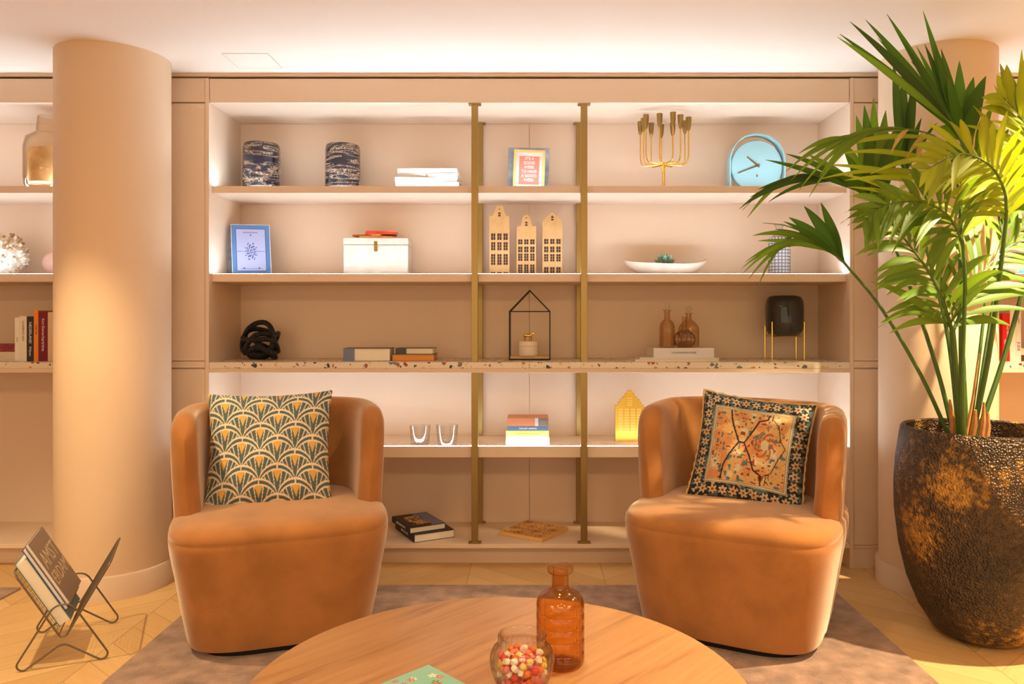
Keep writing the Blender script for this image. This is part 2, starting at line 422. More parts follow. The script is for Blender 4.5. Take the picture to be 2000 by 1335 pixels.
# ================================================================== ARMCHAIRS
def superell(a, b, n, k=64, front=None):
    pts = []
    for i in range(k):
        t = 2 * PI * i / k; c, s = math.cos(t), math.sin(t)
        x = a * math.copysign(abs(c) ** (2 / n), c); y = b * math.copysign(abs(s) ** (2 / n), s)
        pts.append((x, y))
    return pts
def armchair(label, loc, rz):
    ch = thing('armchair', label, 'armchair', loc, rz, 'apricot velvet tub armchairs')
    # base
    pb = superell(.285, .30, 4); b = MB(); b.loft([[Vector((x, y, z)) for x, y in pb] for z in (0, .03)]); b.build('base', M['blackm'], ch)
    # seat block
    b = MB(); rings = []
    def ring(a, f, z, crown=0): # a half width, f half depth
        return [Vector((x, y - .015, z)) for x, y in superell(a, f, 4.2, 84)]
    A, Fd = .388, .378
    prof = [(.80, .026), (.835, .028), (.85, .045), (.90, .15), (.945, .26), (.985, .345), (.998, .385), (1.0, .404), (.9945, .4085), (.9945, .4115), (.999, .416), (.992, .432), (.965, .448), (.90, .458), (.7, .466), (.4, .471), (.1, .472)]
    for k, z in prof: rings.append(ring(A * k, Fd * (k if k > .8 else k), z))
    b.loft(rings); b.build('seat', M['velvet'], ch, auto=60)
    # wrap-around back
    path = []; n = 46
    hwc, byc = .336, .315
    for i in range(n + 1):
        t = i / n
        # arc length-ish parameter: straight wings then superellipse back
        ang = -PI * .5 + 0
        th = PI * (1 - t)      # from left (pi) round the back (pi/2) to right (0)
        c, s = math.cos(th), math.sin(th)
        path.append((hwc * math.copysign(abs(c) ** (2 / 2.7), c), byc * abs(s) ** (2 / 2.7)))
    path = [(-.333, -.120), (-.335, -.09), (-.337, -.06), (-.337, -.03)] + path + [(.337, -.03), (.337, -.06), (.335, -.09), (.333, -.120)]
    N = len(path); rings = []
    # cumulative distance from the nearer end for the rounded wing fronts
    d = [0] * N
    for i in range(1, N): d[i] = d[i - 1] + math.dist(path[i], path[i - 1])
    tot = d[-1]
    for i, (x, y) in enumerate(path):
        a = path[max(i - 1, 0)]; c = path[min(i + 1, N - 1)]
        tx, ty = c[0] - a[0], c[1] - a[1]; l = math.hypot(tx, ty); nx, ny = -ty / l, tx / l   # outward for left->back->right
        if nx * x + ny * (y + .05) < 0: nx, ny = -nx, -ny
        e = min(d[i], tot - d[i])
        k = min(1, e / .055); k = math.sqrt(max(0, 1 - (1 - k) ** 2)); k = max(k, .12)
        th = .047 * k
        top = .835 - .02 + .02 * min(1, e / .3) - .085 * (1 - min(1, e / .11)) ** 2.2
        prof2 = []
        for q in ((1, .03), (1, .2), (1, .45), (1, .62), (1, .75), (.93, .80), (.7, .825), (.35, .834), (0, .836), (-.35, .834), (-.7, .825), (-.93, .80), (-1, .75), (-1, .6), (-1, .4), (-1, .2)):
            o_, z = q
            zz = z if z < .7 else top - (.836 - z) * (1)
            if z <= .03: zz = .03
            lean = -.06 * max(0, (.5 - zz) / .5) + .01 * max(0, (zz - .5) / .35)
            prof2.append(Vector((x + nx * (o_ * th + lean), y + ny * (o_ * th + lean), zz)))
        rings.append(prof2)
    b = MB(); b.loft(rings); b.build('backrest', M['velvet'], ch, auto=70)
    return ch
armchair('apricot velvet tub armchair on the left holding the fan-patterned cushion', (-.968, 3.0, RUG), math.radians(19))
armchair('apricot velvet tub armchair on the right, dappled by palm shadow, holding the oriental cushion', (.818, 3.0, RUG), math.radians(-28))

# ------------------------------------------------------------------ cushions
def mixc(a, b, t): return a * (1 - t[..., None]) + b * t[..., None]
def sst(e0, e1, x): t = np.clip((x - e0) / (e1 - e0), 0, 1); return t * t * (3 - 2 * t)
def fan_pattern(u, v):
    """u, v in 0..1"""
    cream = np.array(lin((226, 204, 170))); teal = np.array(lin((80, 98, 98))); yel = np.array(lin((214, 166, 80)))
    rng = np.random.RandomState(3)
    W, Hh = 1 / 3.45, 1 / 4.1        # fan width / vertical distance between rows of the same phase
    col = np.empty(u.shape + (3,)); col[:] = cream
    done = np.zeros(u.shape, bool)
    # rows from bottom (front) to the top; a pixel belongs to the lowest fan that covers it
    for r in range(-3, 12):
        y0 = r * Hh / 2 - .04; off = (r % 2) * .5
        cx = (np.floor(u / W + off) + .5 - off) * W
        dx = (u - cx) / (W / 2); dy = (v - y0) / (Hh)
        # scallop: top arc is half ellipse, lower part narrows to the apex
        top = 0.5 + .62 * np.sqrt(np.clip(1 - dx ** 2, 0, 1))
        low = .5 * np.abs(dx) ** .62 * 1.0
        ins = (dy > low) & (dy < top) & ~done
        f = (dy - low) / np.maximum(top - low, 1e-3)
        ang = dx / np.maximum(.10 + .92 * np.clip(dy, 0, 2) ** .85, .05)     # fan coordinate
        edge = (top - dy)
        c = np.empty(u.shape + (3,)); c[:] = cream
        a = np.abs(ang)
        inner = edge > .25
        petal = (a < .25) | ((a > .32) & (a < .60)) | ((a > .67) & (a < .90)) | (a > .97)
        c[inner & petal] = teal
        tri = (dy > .50) & (a < .24 * np.clip((dy - .46) / .36, 0, 1))
        c[inner & tri] = yel
        c[(edge > .075) & (edge < .185) & (np.abs(dx) > .04)] = teal
        col[ins] = c[ins]; done |= ins
    weave = 1 + .06 * np.sin(v * 700) + .05 * rng.randn(*u.shape)
    return np.clip(col * weave[..., None], 0, 1)
def vnoise(u, v, s, seed):
    rng = np.random.RandomState(seed); g = rng.rand(64, 64)
    x, y = u * s, v * s; xi, yi = np.floor(x).astype(int), np.floor(y).astype(int); fx, fy = x - xi, y - yi
    fx = fx * fx * (3 - 2 * fx); fy = fy * fy * (3 - 2 * fy)
    G = lambda a, b: g[a % 64, b % 64]
    return (G(xi, yi) * (1 - fx) + G(xi + 1, yi) * fx) * (1 - fy) + (G(xi, yi + 1) * (1 - fx) + G(xi + 1, yi + 1) * fx) * fy
def rug_pattern(u, v):
    dark = np.array(lin((38, 36, 36))); tan = np.array(lin((204, 162, 104))); cream = np.array(lin((206, 190, 156)))
    org = np.array(lin((196, 116, 64))); teal = np.array(lin((92, 112, 116))); rust = np.array(lin((140, 60, 36)))
    col = np.empty(u.shape + (3,)); col[:] = tan
    n1 = vnoise(u, v, 14, 1); n2 = vnoise(u, v, 34, 2); n3 = vnoise(u, v, 60, 5)
    col[n1 > .62] = org * .6 + tan * .4
    col[n1 < .25] = cream
    col[(n2 > .78)] = teal; col[(n2 < .15)] = rust
    col[(n3 < .10)] = dark * 1.5
    # medallion and side brackets as dark zig-zag outlines
    def seg(x0, y0, x1, y1, w_):
        dx, dy = x1 - x0, y1 - y0; t = np.clip(((u - x0) * dx + (v - y0) * dy) / (dx * dx + dy * dy), 0, 1)
        return np.hypot(u - x0 - t * dx, v - y0 - t * dy) < w_
    L = [(.40, .53, .45, .53), (.45, .53, .52, .66), (.52, .66, .56, .76), (.56, .76, .63, .785), (.63, .785, .64, .85),
         (.45, .53, .52, .40), (.52, .40, .56, .29), (.56, .29, .63, .25), (.63, .25, .635, .16),
         (.40, .53, .34, .66), (.34, .66, .31, .74), (.31, .74, .29, .85), (.40, .53, .33, .40), (.33, .40, .29, .30), (.29, .30, .28, .17)]
    for a in L: col[seg(*a, .0075)] = dark
    for a in [(.68, .79, .74, .72), (.74, .72, .77, .60), (.77, .60, .82, .53), (.82, .53, .77, .42), (.77, .42, .72, .29), (.72, .29, .66, .25), (.67, .78, .67, .85), (.68, .25, .67, .17)]: col[seg(*a, .004)] = dark * 1.4
    r = np.hypot((u - .64) / .10, (v - .53) / .14)
    col[(r < 1) & (np.sin(np.arctan2(v - .53, u - .64) * 8 + r * 12) > .3)] = org * .7
    col[(r < .35)] = cream
    # borders
    m = np.minimum(np.minimum(u, 1 - u), np.minimum(v, 1 - v))
    b = m < .165; col[b] = cream
    col[b & (np.abs((m * 60) % 1 - .5) < .14)] = dark * 2
    B = m < .135; col[B] = dark
    per = np.where(np.minimum(u, 1 - u) < np.minimum(v, 1 - v), v, u)
    fx = (per * 11) % 1 - .5; fy = (m - .072) / .09
    rr = np.hypot(fx, fy); an = np.arctan2(fy, fx); k = np.floor(per * 11)
    pet = .36 + .10 * np.cos(an * 6 + k)
    fl = B & (rr < pet); col[fl] = cream * .9
    col[B & (rr < pet * .7) & (np.floor(k) % 2 == 0)] = tan; col[B & (rr < .14)] = org * .7; col[B & (rr < .06)] = dark
    col[B & (rr > .46) & (n2 > .55)] = teal * .8; col[B & (rr > .42) & (n3 > .75)] = cream * .7
    rng = np.random.RandomState(4)
    return np.clip(col * (1 + .10 * rng.randn(*u.shape))[..., None] * (.85 + .3 * vnoise(u, v, 8, 9))[..., None], 0, 1)
def cushion(name, label, size, T, pattern, n=230, thick=.085, piping=None, back=(150, 140, 125), wob=0):
    me = bpy.data.meshes.new('cushion')
    g = np.linspace(-1, 1, n); U, V = np.meshgrid(g, g, indexing='xy')
    hs = size / 2
    X = U * hs * (1 - .075 * (1 - V ** 2)) ; Y = V * hs * (1 - .075 * (1 - U ** 2))
    Hh = (np.clip(1 - np.abs(U) ** 2.4, 0, 1) * np.clip(1 - np.abs(V) ** 2.4, 0, 1)) ** .55
    wr = (vnoise((U + 1) / 2, (V + 1) / 2, 5, 11) - .5) * .022 * Hh
    Zf = thick * Hh * (1 + .0) + wr; Zb = -thick * .75 * Hh
    vf = np.stack([X, Y, Zf], -1).reshape(-1, 3); nb = 60
    gb = np.linspace(-1, 1, nb); U2, V2 = np.meshgrid(gb, gb, indexing='xy')
    H2 = (np.clip(1 - np.abs(U2) ** 2.4, 0, 1) * np.clip(1 - np.abs(V2) ** 2.4, 0, 1)) ** .55
    vb = np.stack([U2 * hs * (1 - .075 * (1 - V2 ** 2)), V2 * hs * (1 - .075 * (1 - U2 ** 2)), -thick * .75 * H2 - 1e-4], -1).reshape(-1, 3)
    idx = np.arange(n * n).reshape(n, n); q = np.stack([idx[:-1, :-1], idx[:-1, 1:], idx[1:, 1:], idx[1:, :-1]], -1).reshape(-1, 4)
    idb = np.arange(nb * nb).reshape(nb, nb) + n * n; qb = np.stack([idb[:-1, :-1], idb[1:, :-1], idb[1:, 1:], idb[:-1, 1:]], -1).reshape(-1, 4)
    me.from_pydata(np.vstack([vf, vb]).tolist(), [], np.vstack([q, qb]).tolist())
    for p in me.polygons: p.use_smooth = True
    root = thing(name, label, 'cushion'); root.matrix_world = T
    o = bpy.data.objects.new('cushion_cover', me); C.objects.link(o); o.parent = root
    cf = pattern((U + 1) / 2, (V + 1) / 2).reshape(-1, 3); cb = np.tile(np.array(lin(back)), (nb * nb, 1))
    setcol(o, np.vstack([cf, cb]))
    me.materials.append(mat('cushion_fabric', (200, 200, 200), .9, bump=.35, bscale=400, attr='col', sheen=.15))
    if piping:
        pts = []
        for s0, s1, f in (((-1, -1), (1, -1), 0), ((1, -1), (1, 1), 1), ((1, 1), (-1, 1), 2), ((-1, 1), (-1, -1), 3)):
            for i in range(24):
                t = i / 24; u = s0[0] + (s1[0] - s0[0]) * t; v = s0[1] + (s1[1] - s0[1]) * t
                pts.append((u * hs * (1 - .075 * (1 - v * v)) + .003 * math.sin(i * 3.1 + f), v * hs * (1 - .075 * (1 - u * u)) + .003 * math.sin(i * 2.3), 0))
        MB().tube(pts, .0055, 8, closed=True).build('piping', piping, root)
    return root
def frame(c, xd, yd):
    x = Vector(xd).normalized(); y = Vector(yd); y = (y - x * y.dot(x)).normalized(); z = x.cross(y)
    return Matrix.Translation(c) @ cols(x, y, z).to_4x4()
cl = at(527, 880, 3.05); a = math.radians(13)
cushion('cushion', 'cushion with teal and yellow fan pattern leaning in the left armchair', .485,
        frame(cl, (math.cos(a), math.sin(a), .012), (-math.sin(a) * .36, math.cos(a) * .36, .93)), fan_pattern)
cr_ = at(1467, 880, 3.06); a = math.radians(-24)
cushion('cushion', 'dark bordered oriental rug cushion with beige trim leaning in the right armchair', .445,
        frame(cr_, (math.cos(a), math.sin(a), -.10), (-math.sin(a) * .34 + .03, math.cos(a) * .34, .94)), rug_pattern, piping=mat('beige_trim', (206, 170, 110), .8))

# ================================================================== COFFEE TABLE
def wood_table():
    m = bpy.data.materials.new('walnut_veneer'); m.use_nodes = True; nt = m.node_tree; p = nt.nodes['Principled BSDF']
    N = nt.nodes.new; L = nt.links.new
    tc = N('ShaderNodeTexCoord'); mp = N('ShaderNodeMapping'); mp.vector_type = 'TEXTURE'; mp.inputs['Rotation'].default_value = (0, 0, math.radians(48)); mp.inputs['Scale'].default_value = (.9, .055, 1)
    L(tc.outputs['Object'], mp.inputs[0])
    n = N('ShaderNodeTexNoise'); n.inputs['Scale'].default_value = 2.2; n.inputs['Detail'].default_value = 8; n.inputs['Roughness'].default_value = .6; n.inputs['Distortion'].default_value = .35
    L(mp.outputs[0], n.inputs['Vector'])
    cr = N('ShaderNodeValToRGB'); L(n.outputs['Fac'], cr.inputs[0]); E = cr.color_ramp.elements
    E[0].position = .28; E[0].color = (*lin((156, 108, 66)), 1); E[1].position = .72; E[1].color = (*lin((204, 154, 104)), 1)
    e = E.new(.45); e.color = (*lin((188, 138, 90)), 1)
    L(cr.outputs[0], p.inputs['Base Color']); p.inputs['Roughness'].default_value = .38
    return m
M['walnut'] = wood_table()
ZTB = .40
tb = thing('coffee_table', 'round walnut coffee table in front of the two armchairs', 'table', (-.068, 1.625, RUG))
R_ = .537; zt = ZTB - RUG
MB().lathe([(0, zt - .03), (R_ - .02, zt - .03), (R_ - .004, zt - .022), (R_, zt - .01), (R_, zt - .003), (R_ - .003, zt), (0, zt)], 128).build('tabletop', M['walnut'], tb, auto=50)
for k in range(3):
    aa = PI / 2 + k * 2 * PI / 3 + .5
    MB().tube([(.30 * math.cos(aa), .30 * math.sin(aa), zt - .03), (.38 * math.cos(aa), .38 * math.sin(aa), 0)], [.02, .014], 12).build('leg', M['walnut'], tb)

# ---- amber bottle with moulded grid
bt = thing('bottle', 'amber glass bottle with moulded grid standing on the round table', 'bottle', (.07, 1.742, ZTB))
outer = [(.0, .0), (.046, .0), (.0525, .005), (.0545, .012)]
def bottle_prof():
    P = [(0, .0), (.044, .0), (.051, .003), (.0545, .010)]
    for z in (.036, .064, .092, .120):
        P += [(.0545, z - .003), (.0512, z), (.0545, z + .003)]
    P += [(.0545, .138), (.052, .147), (.045, .157), (.034, .165), (.024, .169), (.0195, .174), (.0188, .180), (.0185, .203), (.020, .206), (.028, .208), (.0295, .212), (.0295, .219), (.027, .222), (.022, .222),
          (.0165, .219), (.0160, .18), (.018, .172), (.032, .160), (.044, .150), (.0495, .140), (.0510, .134), (.0510, .012), (.046, .007), (0, .007)]
    return P
b = MB(); n = 96; prof = bottle_prof(); rings = []
for j, (r, z) in enumerate(prof):
    ring = []
    for k in range(n):
        a = 2 * PI * k / n; g = abs(((k + 6) % 12) - 6); q = r
        if .008 < z < .15 and r > .048 and j < 22 and g < 2: q = r - .004 * (1 - g / 2)
        ring.append(Vector((q * math.cos(a), q * math.sin(a), z)) if r > 0 else Vector((0, 0, z)))
    rings.append(ring)
b.loft(rings, cap0=False, cap1=False); bmesh.ops.remove_doubles(b.bm, verts=b.bm.verts, dist=1e-6)
b.build('glass_body', M['amber'], bt, auto=60)

# ---- ribbed jar of sweets
jr = thing('jar', 'ribbed clear glass jar of sweets on the round table in front of the amber bottle', 'jar', (-.0155, 1.62, ZTB))
po = [(0, 0), (.036, 0), (.043, .004), (.055, .022), (.064, .045), (.067, .062), (.065, .078), (.057, .092), (.050, .098), (.0485, .103), (.0510, .108), (.0515, .115), (.049, .118)]
pi_ = [(.046, .116), (.0455, .10), (.053, .091), (.061, .078), (.063, .062), (.060, .045), (.051, .022), (.04, .006), (0, .005)]
b = MB(); n = 120; rings = []
for j, (r, z) in enumerate(po + pi_):
    amp = .032 if (j < len(po) and .01 < z < .095) else 0
    rings.append([Vector((r * (1 + amp * math.cos(30 * 2 * PI * k / n)) * math.cos(2 * PI * k / n), r * (1 + amp * math.cos(30 * 2 * PI * k / n)) * math.sin(2 * PI * k / n), z)) for k in range(n)])
b.loft(rings, cap0=False, cap1=False); bmesh.ops.remove_doubles(b.bm, verts=b.bm.verts, dist=1e-6)
b.build('jar_glass', M['glassrib'], jr, auto=60)
sw = [mat('sweet_red', (225, 50, 40), .35), mat('sweet_yellow', (240, 200, 70), .35), mat('sweet_cream', (245, 230, 200), .4), mat('sweet_orange', (240, 120, 50), .35), mat('sweet_pink', (235, 120, 110), .4)]
b = MB(); rnd = random.Random(5)
placed = []
for t in range(4000):
    z = rnd.uniform(.014, .074); rmax = .049 if z > .03 else .038
    if z > .06: rmax = .046
    rr = rmax * math.sqrt(rnd.random()); a = rnd.uniform(0, 2 * PI)
    p = Vector((rr * math.cos(a), rr * math.sin(a), z))
    if all((p - q).length > .0135 for q in placed): placed.append(p)
for p in placed:
    b.mi = rnd.randrange(5)
    Mx = Matrix.Translation(p) @ Matrix.Rotation(rnd.uniform(0, 6), 4, Vector((rnd.random(), rnd.random(), rnd.random() + .1)).normalized())
    b.lathe([(0, -.0065), (.005, -.0055), (.0075, -.002), (.0075, .002), (.005, .0055), (0, .0065)], 10, M=Mx, rib=.18, nrib=5)
o = b.build('sweets', sw); tag(o, 'colourful wrapped sweets filling the ribbed glass jar', 'sweets', loc=(-.0155, 1.62, ZTB)); o['kind'] = 'stuff'

# ================================================================== BOOKS
def coloured(name, c, **k): return mat(name, c, k.pop('rough', .5), **k)
def book(label, w_, h_, t_, loc, R, cover, pages=None, title=None, tsize=.012, tink=None, group=None, hard=True, name='book', tsx=1, toff=0, spine2=None):
    """local: x = width (spine at -x), y = height, z = thickness; origin at centre of the bottom face"""
    bk = thing(name, label, 'magazine' if name == 'magazine' else 'book', loc, 0, group, R)
    ct = .0022 if hard else .0008; ov = .003 if hard else 0
    b = MB()
    b.box(-w_ / 2, w_ / 2, -h_ / 2, h_ / 2, 0, ct).box(-w_ / 2, w_ / 2, -h_ / 2, h_ / 2, t_ - ct, t_).box(-w_ / 2, -w_ / 2 + ct, -h_ / 2, h_ / 2, ct, t_ - ct)
    b.build('cover', cover, bk)
    MB().box(-w_ / 2 + ct, w_ / 2 - ov, -h_ / 2 + ov, h_ / 2 - ov, ct, t_ - ct).build('pages', pages or M['page'], bk)
    if title:
        lines = title if isinstance(title, list) else [(title, tsize, toff, 0)]
        for (s_, sz, yo, zo) in lines:
            text(s_, sz, tink or M['ink'], bk, (-w_ / 2 - .0004, -yo, t_ / 2 + zo), cols(-AY, AZ, -AX), 'spine_title', sx=tsx)
    return bk
FLATSP = Matrix.Rotation(PI / 2, 3, 'Z')                       # lying flat, spine to the camera
STAND = cols(AY, AZ, AX)                                       # standing, spine to the camera
def flat(rz): return Matrix.Rotation(rz, 3, 'Z')
def lean_z(M3, a): return Matrix.Rotation(a, 3, 'Y') @ M3

# ---- top shelf: white books
G = 'white books stacked on the top shelf'
book('thick white book at the bottom of the top shelf stack, beside the striped glass vase', .24, .305, .030, (PX(838, 3.80), 3.85, Z1), flat(PI / 2), M['white'], group=G)
book('white book second from bottom of the top shelf stack, slightly turned', .235, .30, .022, (PX(833, 3.80), 3.85, Z1 + .030), flat(PI / 2 + .06), coloured('white_cover_b', (214, 214, 218)), group=G)
f_ = book('cream book with an orange flower on its spine in the top shelf stack', .22, .285, .020, (PX(838, 3.80), 3.85, Z1 + .052), flat(PI / 2 - .03), coloured('cream_cover', (220, 206, 190)), group=G)
fl = MB(); fl.lathe([(0, 0), (.007, .001), (0, .002)], 12, M=Matrix.Translation((-.1105, .0, .010)) @ Matrix.Rotation(-PI / 2, 4, 'Y'))
fl.build('spine_flower', coloured('orange_flower', (226, 110, 50)), f_)
book('white book with rounded spine on top of the top shelf stack', .215, .29, .026, (PX(838, 3.80), 3.85, Z1 + .072), flat(PI / 2 - .02), coloured('ivory_cover', (216, 212, 208)), group=G)

# ---- striped glass vases
def vase_swirl(seed):
    m = bpy.data.materials.new('swirled_glass'); m.use_nodes = True; nt = m.node_tree; p = nt.nodes['Principled BSDF']; N = nt.nodes.new; L = nt.links.new
    tc = N('ShaderNodeTexCoord'); mp = N('ShaderNodeMapping'); mp.inputs['Location'].default_value = (seed, 0, seed); mp.inputs['Rotation'].default_value = (0, .25, 0); mp.inputs['Scale'].default_value = (.6, .6, 3.4)
    L(tc.outputs['Object'], mp.inputs[0])
    wv = N('ShaderNodeTexNoise'); wv.inputs['Scale'].default_value = 9; wv.inputs['Detail'].default_value = 3; wv.inputs['Distortion'].default_value = 1.3; L(mp.outputs[0], wv.inputs['Vector'])
    n2 = N('ShaderNodeTexNoise'); n2.inputs['Scale'].default_value = 160; n2.inputs['Detail'].default_value = 2; L(tc.outputs['Object'], n2.inputs['Vector'])
    ad = N('ShaderNodeMath'); ad.operation = 'MULTIPLY_ADD'; L(n2.outputs['Fac'], ad.inputs[0]); ad.inputs[1].default_value = .22; L(wv.outputs['Fac'], ad.inputs[2])
    cr = N('ShaderNodeValToRGB'); L(ad.outputs[0], cr.inputs[0]); E = cr.color_ramp.elements
    E[0].position = .40; E[0].color = (*lin((26, 30, 44)), 1); E[1].position = .80; E[1].color = (*lin((40, 38, 44)), 1)
    for q, c in ((.55, (38, 42, 58)), (.60, (120, 96, 76)), (.62, (186, 164, 140)), (.64, (110, 88, 72)), (.68, (34, 36, 48))):
        e = E.new(q); e.color = (*lin(c), 1)
    L(cr.outputs[0], p.inputs['Base Color']); p.inputs['Roughness'].default_value = .08; p.inputs['Coat Weight'].default_value = .6
    return m
def swirl_vase(label, px_, wpx, top, seed):
    Y = 3.88; s = Y / F; r = wpx / 2 * s; h = PZ(top, Y) - Z1
    v = thing('glass_vase', label, 'vase', (PX(px_, Y), Y, Z1), seed, 'swirled dark glass vases on the top shelf')
    MB().lathe([(0, 0), (r * .86, 0), (r * .95, .008), (r, .025), (r, h * .5), (r * .985, h * .88), (r * .95, h * .97), (r * .90, h), (r * .86, h * .985), (r * .88, h * .9), (r * .90, .03), (0, .015)], 56).build('vase_body', vase_swirl(seed), v, auto=60)
swirl_vase('dark swirled glass cylinder vase, leftmost on the top shelf', 511, 71, 282, 1.3)
swirl_vase('dark banded glass cylinder vase between the other vase and the white books', 669.5, 68, 284, 4.1)

# ---- picture frames
Y = 3.84; s = Y / F
lean = Matrix.Rotation(-.10, 3, 'X')
marb = mat('marbled_frame', (150, 152, 156), .4, var=.45, vscale=14)
of = thing('picture_frame', 'large grey marbled frame leaning at the back of the middle top shelf', 'picture frame', (PX(1031, Y), Y + .01, Z1), 0, None, Matrix.Rotation(-.09, 3, 'X') @ Matrix.Rotation(.02, 3, 'Y'))
w2, hh = 40.5 * s, .228
b = MB(); b.box(-w2, w2, 0, .016, 0, hh); b.build('frame_board', marb, of, bevel=.001)
MB().box(-w2 + .02, w2 - .02, -.001, .0, .03, hh - .02).build('mat_board', marb, of)
i_ = thing('picture_frame', 'small gold frame with coral poster leaning on the grey marbled frame', 'picture frame', (PX(1032, 3.80), 3.785, Z1), 0, None, Matrix.Rotation(-.12, 3, 'X') @ Matrix.Rotation(.035, 3, 'Y'))
w3, h3 = .0775, .202
b = MB(); b.box(-w3, -w3 + .012, -.008, .010, 0, h3).box(w3 - .012, w3, -.008, .010, 0, h3).box(-w3 + .012, w3 - .012, -.008, .010, 0, .012).box(-w3 + .012, w3 - .012, -.008, .010, h3 - .012, h3)
b.build('frame', coloured('gilt_wood', (224, 178, 104)), i_, bevel=.001)
MB().box(-w3 + .012, w3 - .012, 0, .008, .012, h3 - .012).build('mount', M['white'], i_)
MB().box(-.050, .050, -.0015, 0, .028, h3 - .032).build('poster', coloured('coral_paper', (240, 122, 100)), i_)
for k, t_ in enumerate(("IT'S A", 'GOOD', 'WEEK', 'TO HAVE', 'A GOOD', 'WEEK')):
    text(t_, .0205, M['whiteink'], i_, (0, -.0022, .158 - k * .0218), cols(AX, AZ, -AY), 'poster_lettering', sx=.9)

# ---- candelabra
cd = thing('candelabra', 'brass multi-armed candelabra on the right of the top shelf', 'candelabra', (PX(1296, 3.82), 3.82, Z1))
MB().lathe([(0, 0), (.042, 0), (.042, .003), (.02, .006), (.009, .012), (.0075, .03), (.0075, .105), (.012, .117), (.014, .130), (.011, .142), (.0, .144)], 32).build('stem', M['gold'], cd)
for k in range(11):
    a = 2 * PI * k / 11 + .35; R1 = .122 if k % 2 == 0 else .100
    pts = []
    for t in range(14):
        q = t / 13
        if q < .35: r = R1 * q / .35 * .86; z = .132
        else:
            bq = (q - .35) / .65; r = R1 * (.86 + .14 * min(1, math.sin(min(bq * 2.2, 1) * PI / 2))); z = .132 + .160 * bq ** 1.5
        pts.append((r * math.cos(a), r * math.sin(a), z))
    arm = MB().tube(pts, .0032, 8).build('arm', M['gold'], cd)
    x, y, z = pts[-1]
    MB().lathe([(0, 0), (.004, 0), (.009, .010), (.0125, .03), (.0145, .062), (.0145, .068), (.0115, .068), (.010, .04), (0, .03)], 20, (x, y, z)).build('candle_cup', M['brass'], arm)

# ---- clock
Y = 3.86; s = Y / F
ck = thing('clock', 'pale blue round table clock with gold hands under a hoop stand', 'clock', (PX(1476.5, Y), Y, Z1))
blue = coloured('pale_blue_lacquer', (150, 188, 192)); rr = .129
cz = rr + .0015
MB().lathe([(0, -.018), (rr - .004, -.018), (rr, -.014), (rr, .010), (rr - .004, .014), (0, .014)], 96, M=Matrix.Translation((0, 0, cz)) @ Matrix.Rotation(PI / 2, 4, 'X')).build('clock_face', blue, ck, auto=40)
hz = .152; ro = .1365; b = MB(); rings = []
pth = [(-ro, 0), (-ro, hz * .5), (-ro, hz)] + [(-ro * math.cos(PI * k / 24), hz + ro * math.sin(PI * k / 24)) for k in range(1, 24)] + [(ro, hz), (ro, hz * .5), (ro, 0)]
for (x, z) in pth:
    if z <= hz: nx, nz = math.copysign(1, x), 0
    else: l = math.hypot(x, z - hz); nx, nz = x / l, (z - hz) / l
    rings.append([Vector((x + nx * q * .003, yy, z + nz * q * .003)) for q, yy in ((1, -.03), (1, .03), (-1, .03), (-1, -.03))])
b.loft(rings); b.build('hoop_stand', blue, ck, auto=30)
def hand(px_, py_, wid):
    x, z = (px_ - 1478) * s, -(py_ - 310.6) * s; l = math.hypot(x, z); a = math.atan2(z, x)
    MB().box(-.012, l, -.001, .001, -wid, wid, M=Matrix.Translation((.003, -.020, cz)) @ Matrix.Rotation(-a, 4, 'Y')).build('clock_hand', M['brass'], ck)
hand(1457, 293, .003); hand(1440, 325, .0026)
MB().lathe([(0, 0), (.006, 0), (.006, .004), (0, .004)], 20, M=Matrix.Translation((.003, -.018, cz)) @ Matrix.Rotation(PI / 2, 4, 'X')).build('hub', M['brass'], ck)
MB().box(-.004, .004, -.0188, -.018, cz - .055, cz - .045).box(-.004, -.0025, -.0188, -.018, cz - .058, cz - .042).build('face_mark', M['brass'], ck)

# ================================================================== SECOND SHELF
# blue book and grey volume behind it
Y = 3.81
bb = thing('book', 'pale blue antique book with ornate cover standing at the left of the second shelf', 'book', at(489, 537, Y) * 1.0, 0)
bb.location = (PX(494, 3.84), 3.83, Z2)
bb.rotation_euler = (math.radians(-9), math.radians(-1.5), math.radians(24))
cw, chh, ctk = .186, .262, .030
def cover_pattern(u, v):
    blue_ = np.array(lin((84, 126, 182))); pale = np.array(lin((170, 178, 216))); ink = np.array(lin((72, 90, 150))); cream = np.array(lin((225, 225, 215)))
    col = np.empty(u.shape + (3,)); col[:] = pale
    m = np.minimum(np.minimum(u, 1 - u) * cw, np.minimum(v, 1 - v) * chh)
    col[m < .022] = blue_; col[m < .003] = cream; col[(m > .022) & (m < .024)] = ink
    x = (u - .5) * cw; y = (v - .47) * chh; r = np.hypot(x / .9, y / 1.35); a = np.arctan2(y, x)
    col[(r < .030 + .006 * np.cos(a * 10)) & (r > .012) & (np.sin(a * 10 + r * 400) > -.1)] = ink
    col[(r < .008) & (r > .004)] = ink
    col[(np.abs(y) < .0015) & (np.abs(x) > .034) & (np.abs(x) < .066) & (np.sin(x * 1500) > -.5)] = ink
    y2 = (v - .84) * chh
    col[(np.abs(y2) < .004) & (np.abs(x) < .034) & (np.sin(x * 900) > 0)] = ink
    col[(np.hypot(x, y2 + .013) < .004)] = ink
    col[(np.abs(y2 - .018) < .0015) & (np.abs(x) < .055) & (np.sin(x * 1700) > -.2)] = ink
    y3 = (v - .13) * chh
    col[(np.abs(y3) < .0015) & (np.abs(x) < .05)] = ink
    for sx in (-.036, .036): col[np.hypot(x - sx, y3 - .004) < .004] = ink
    return np.clip(col * (1 + .03 * np.random.RandomState(1).randn(*u.shape))[..., None], 0, 1)
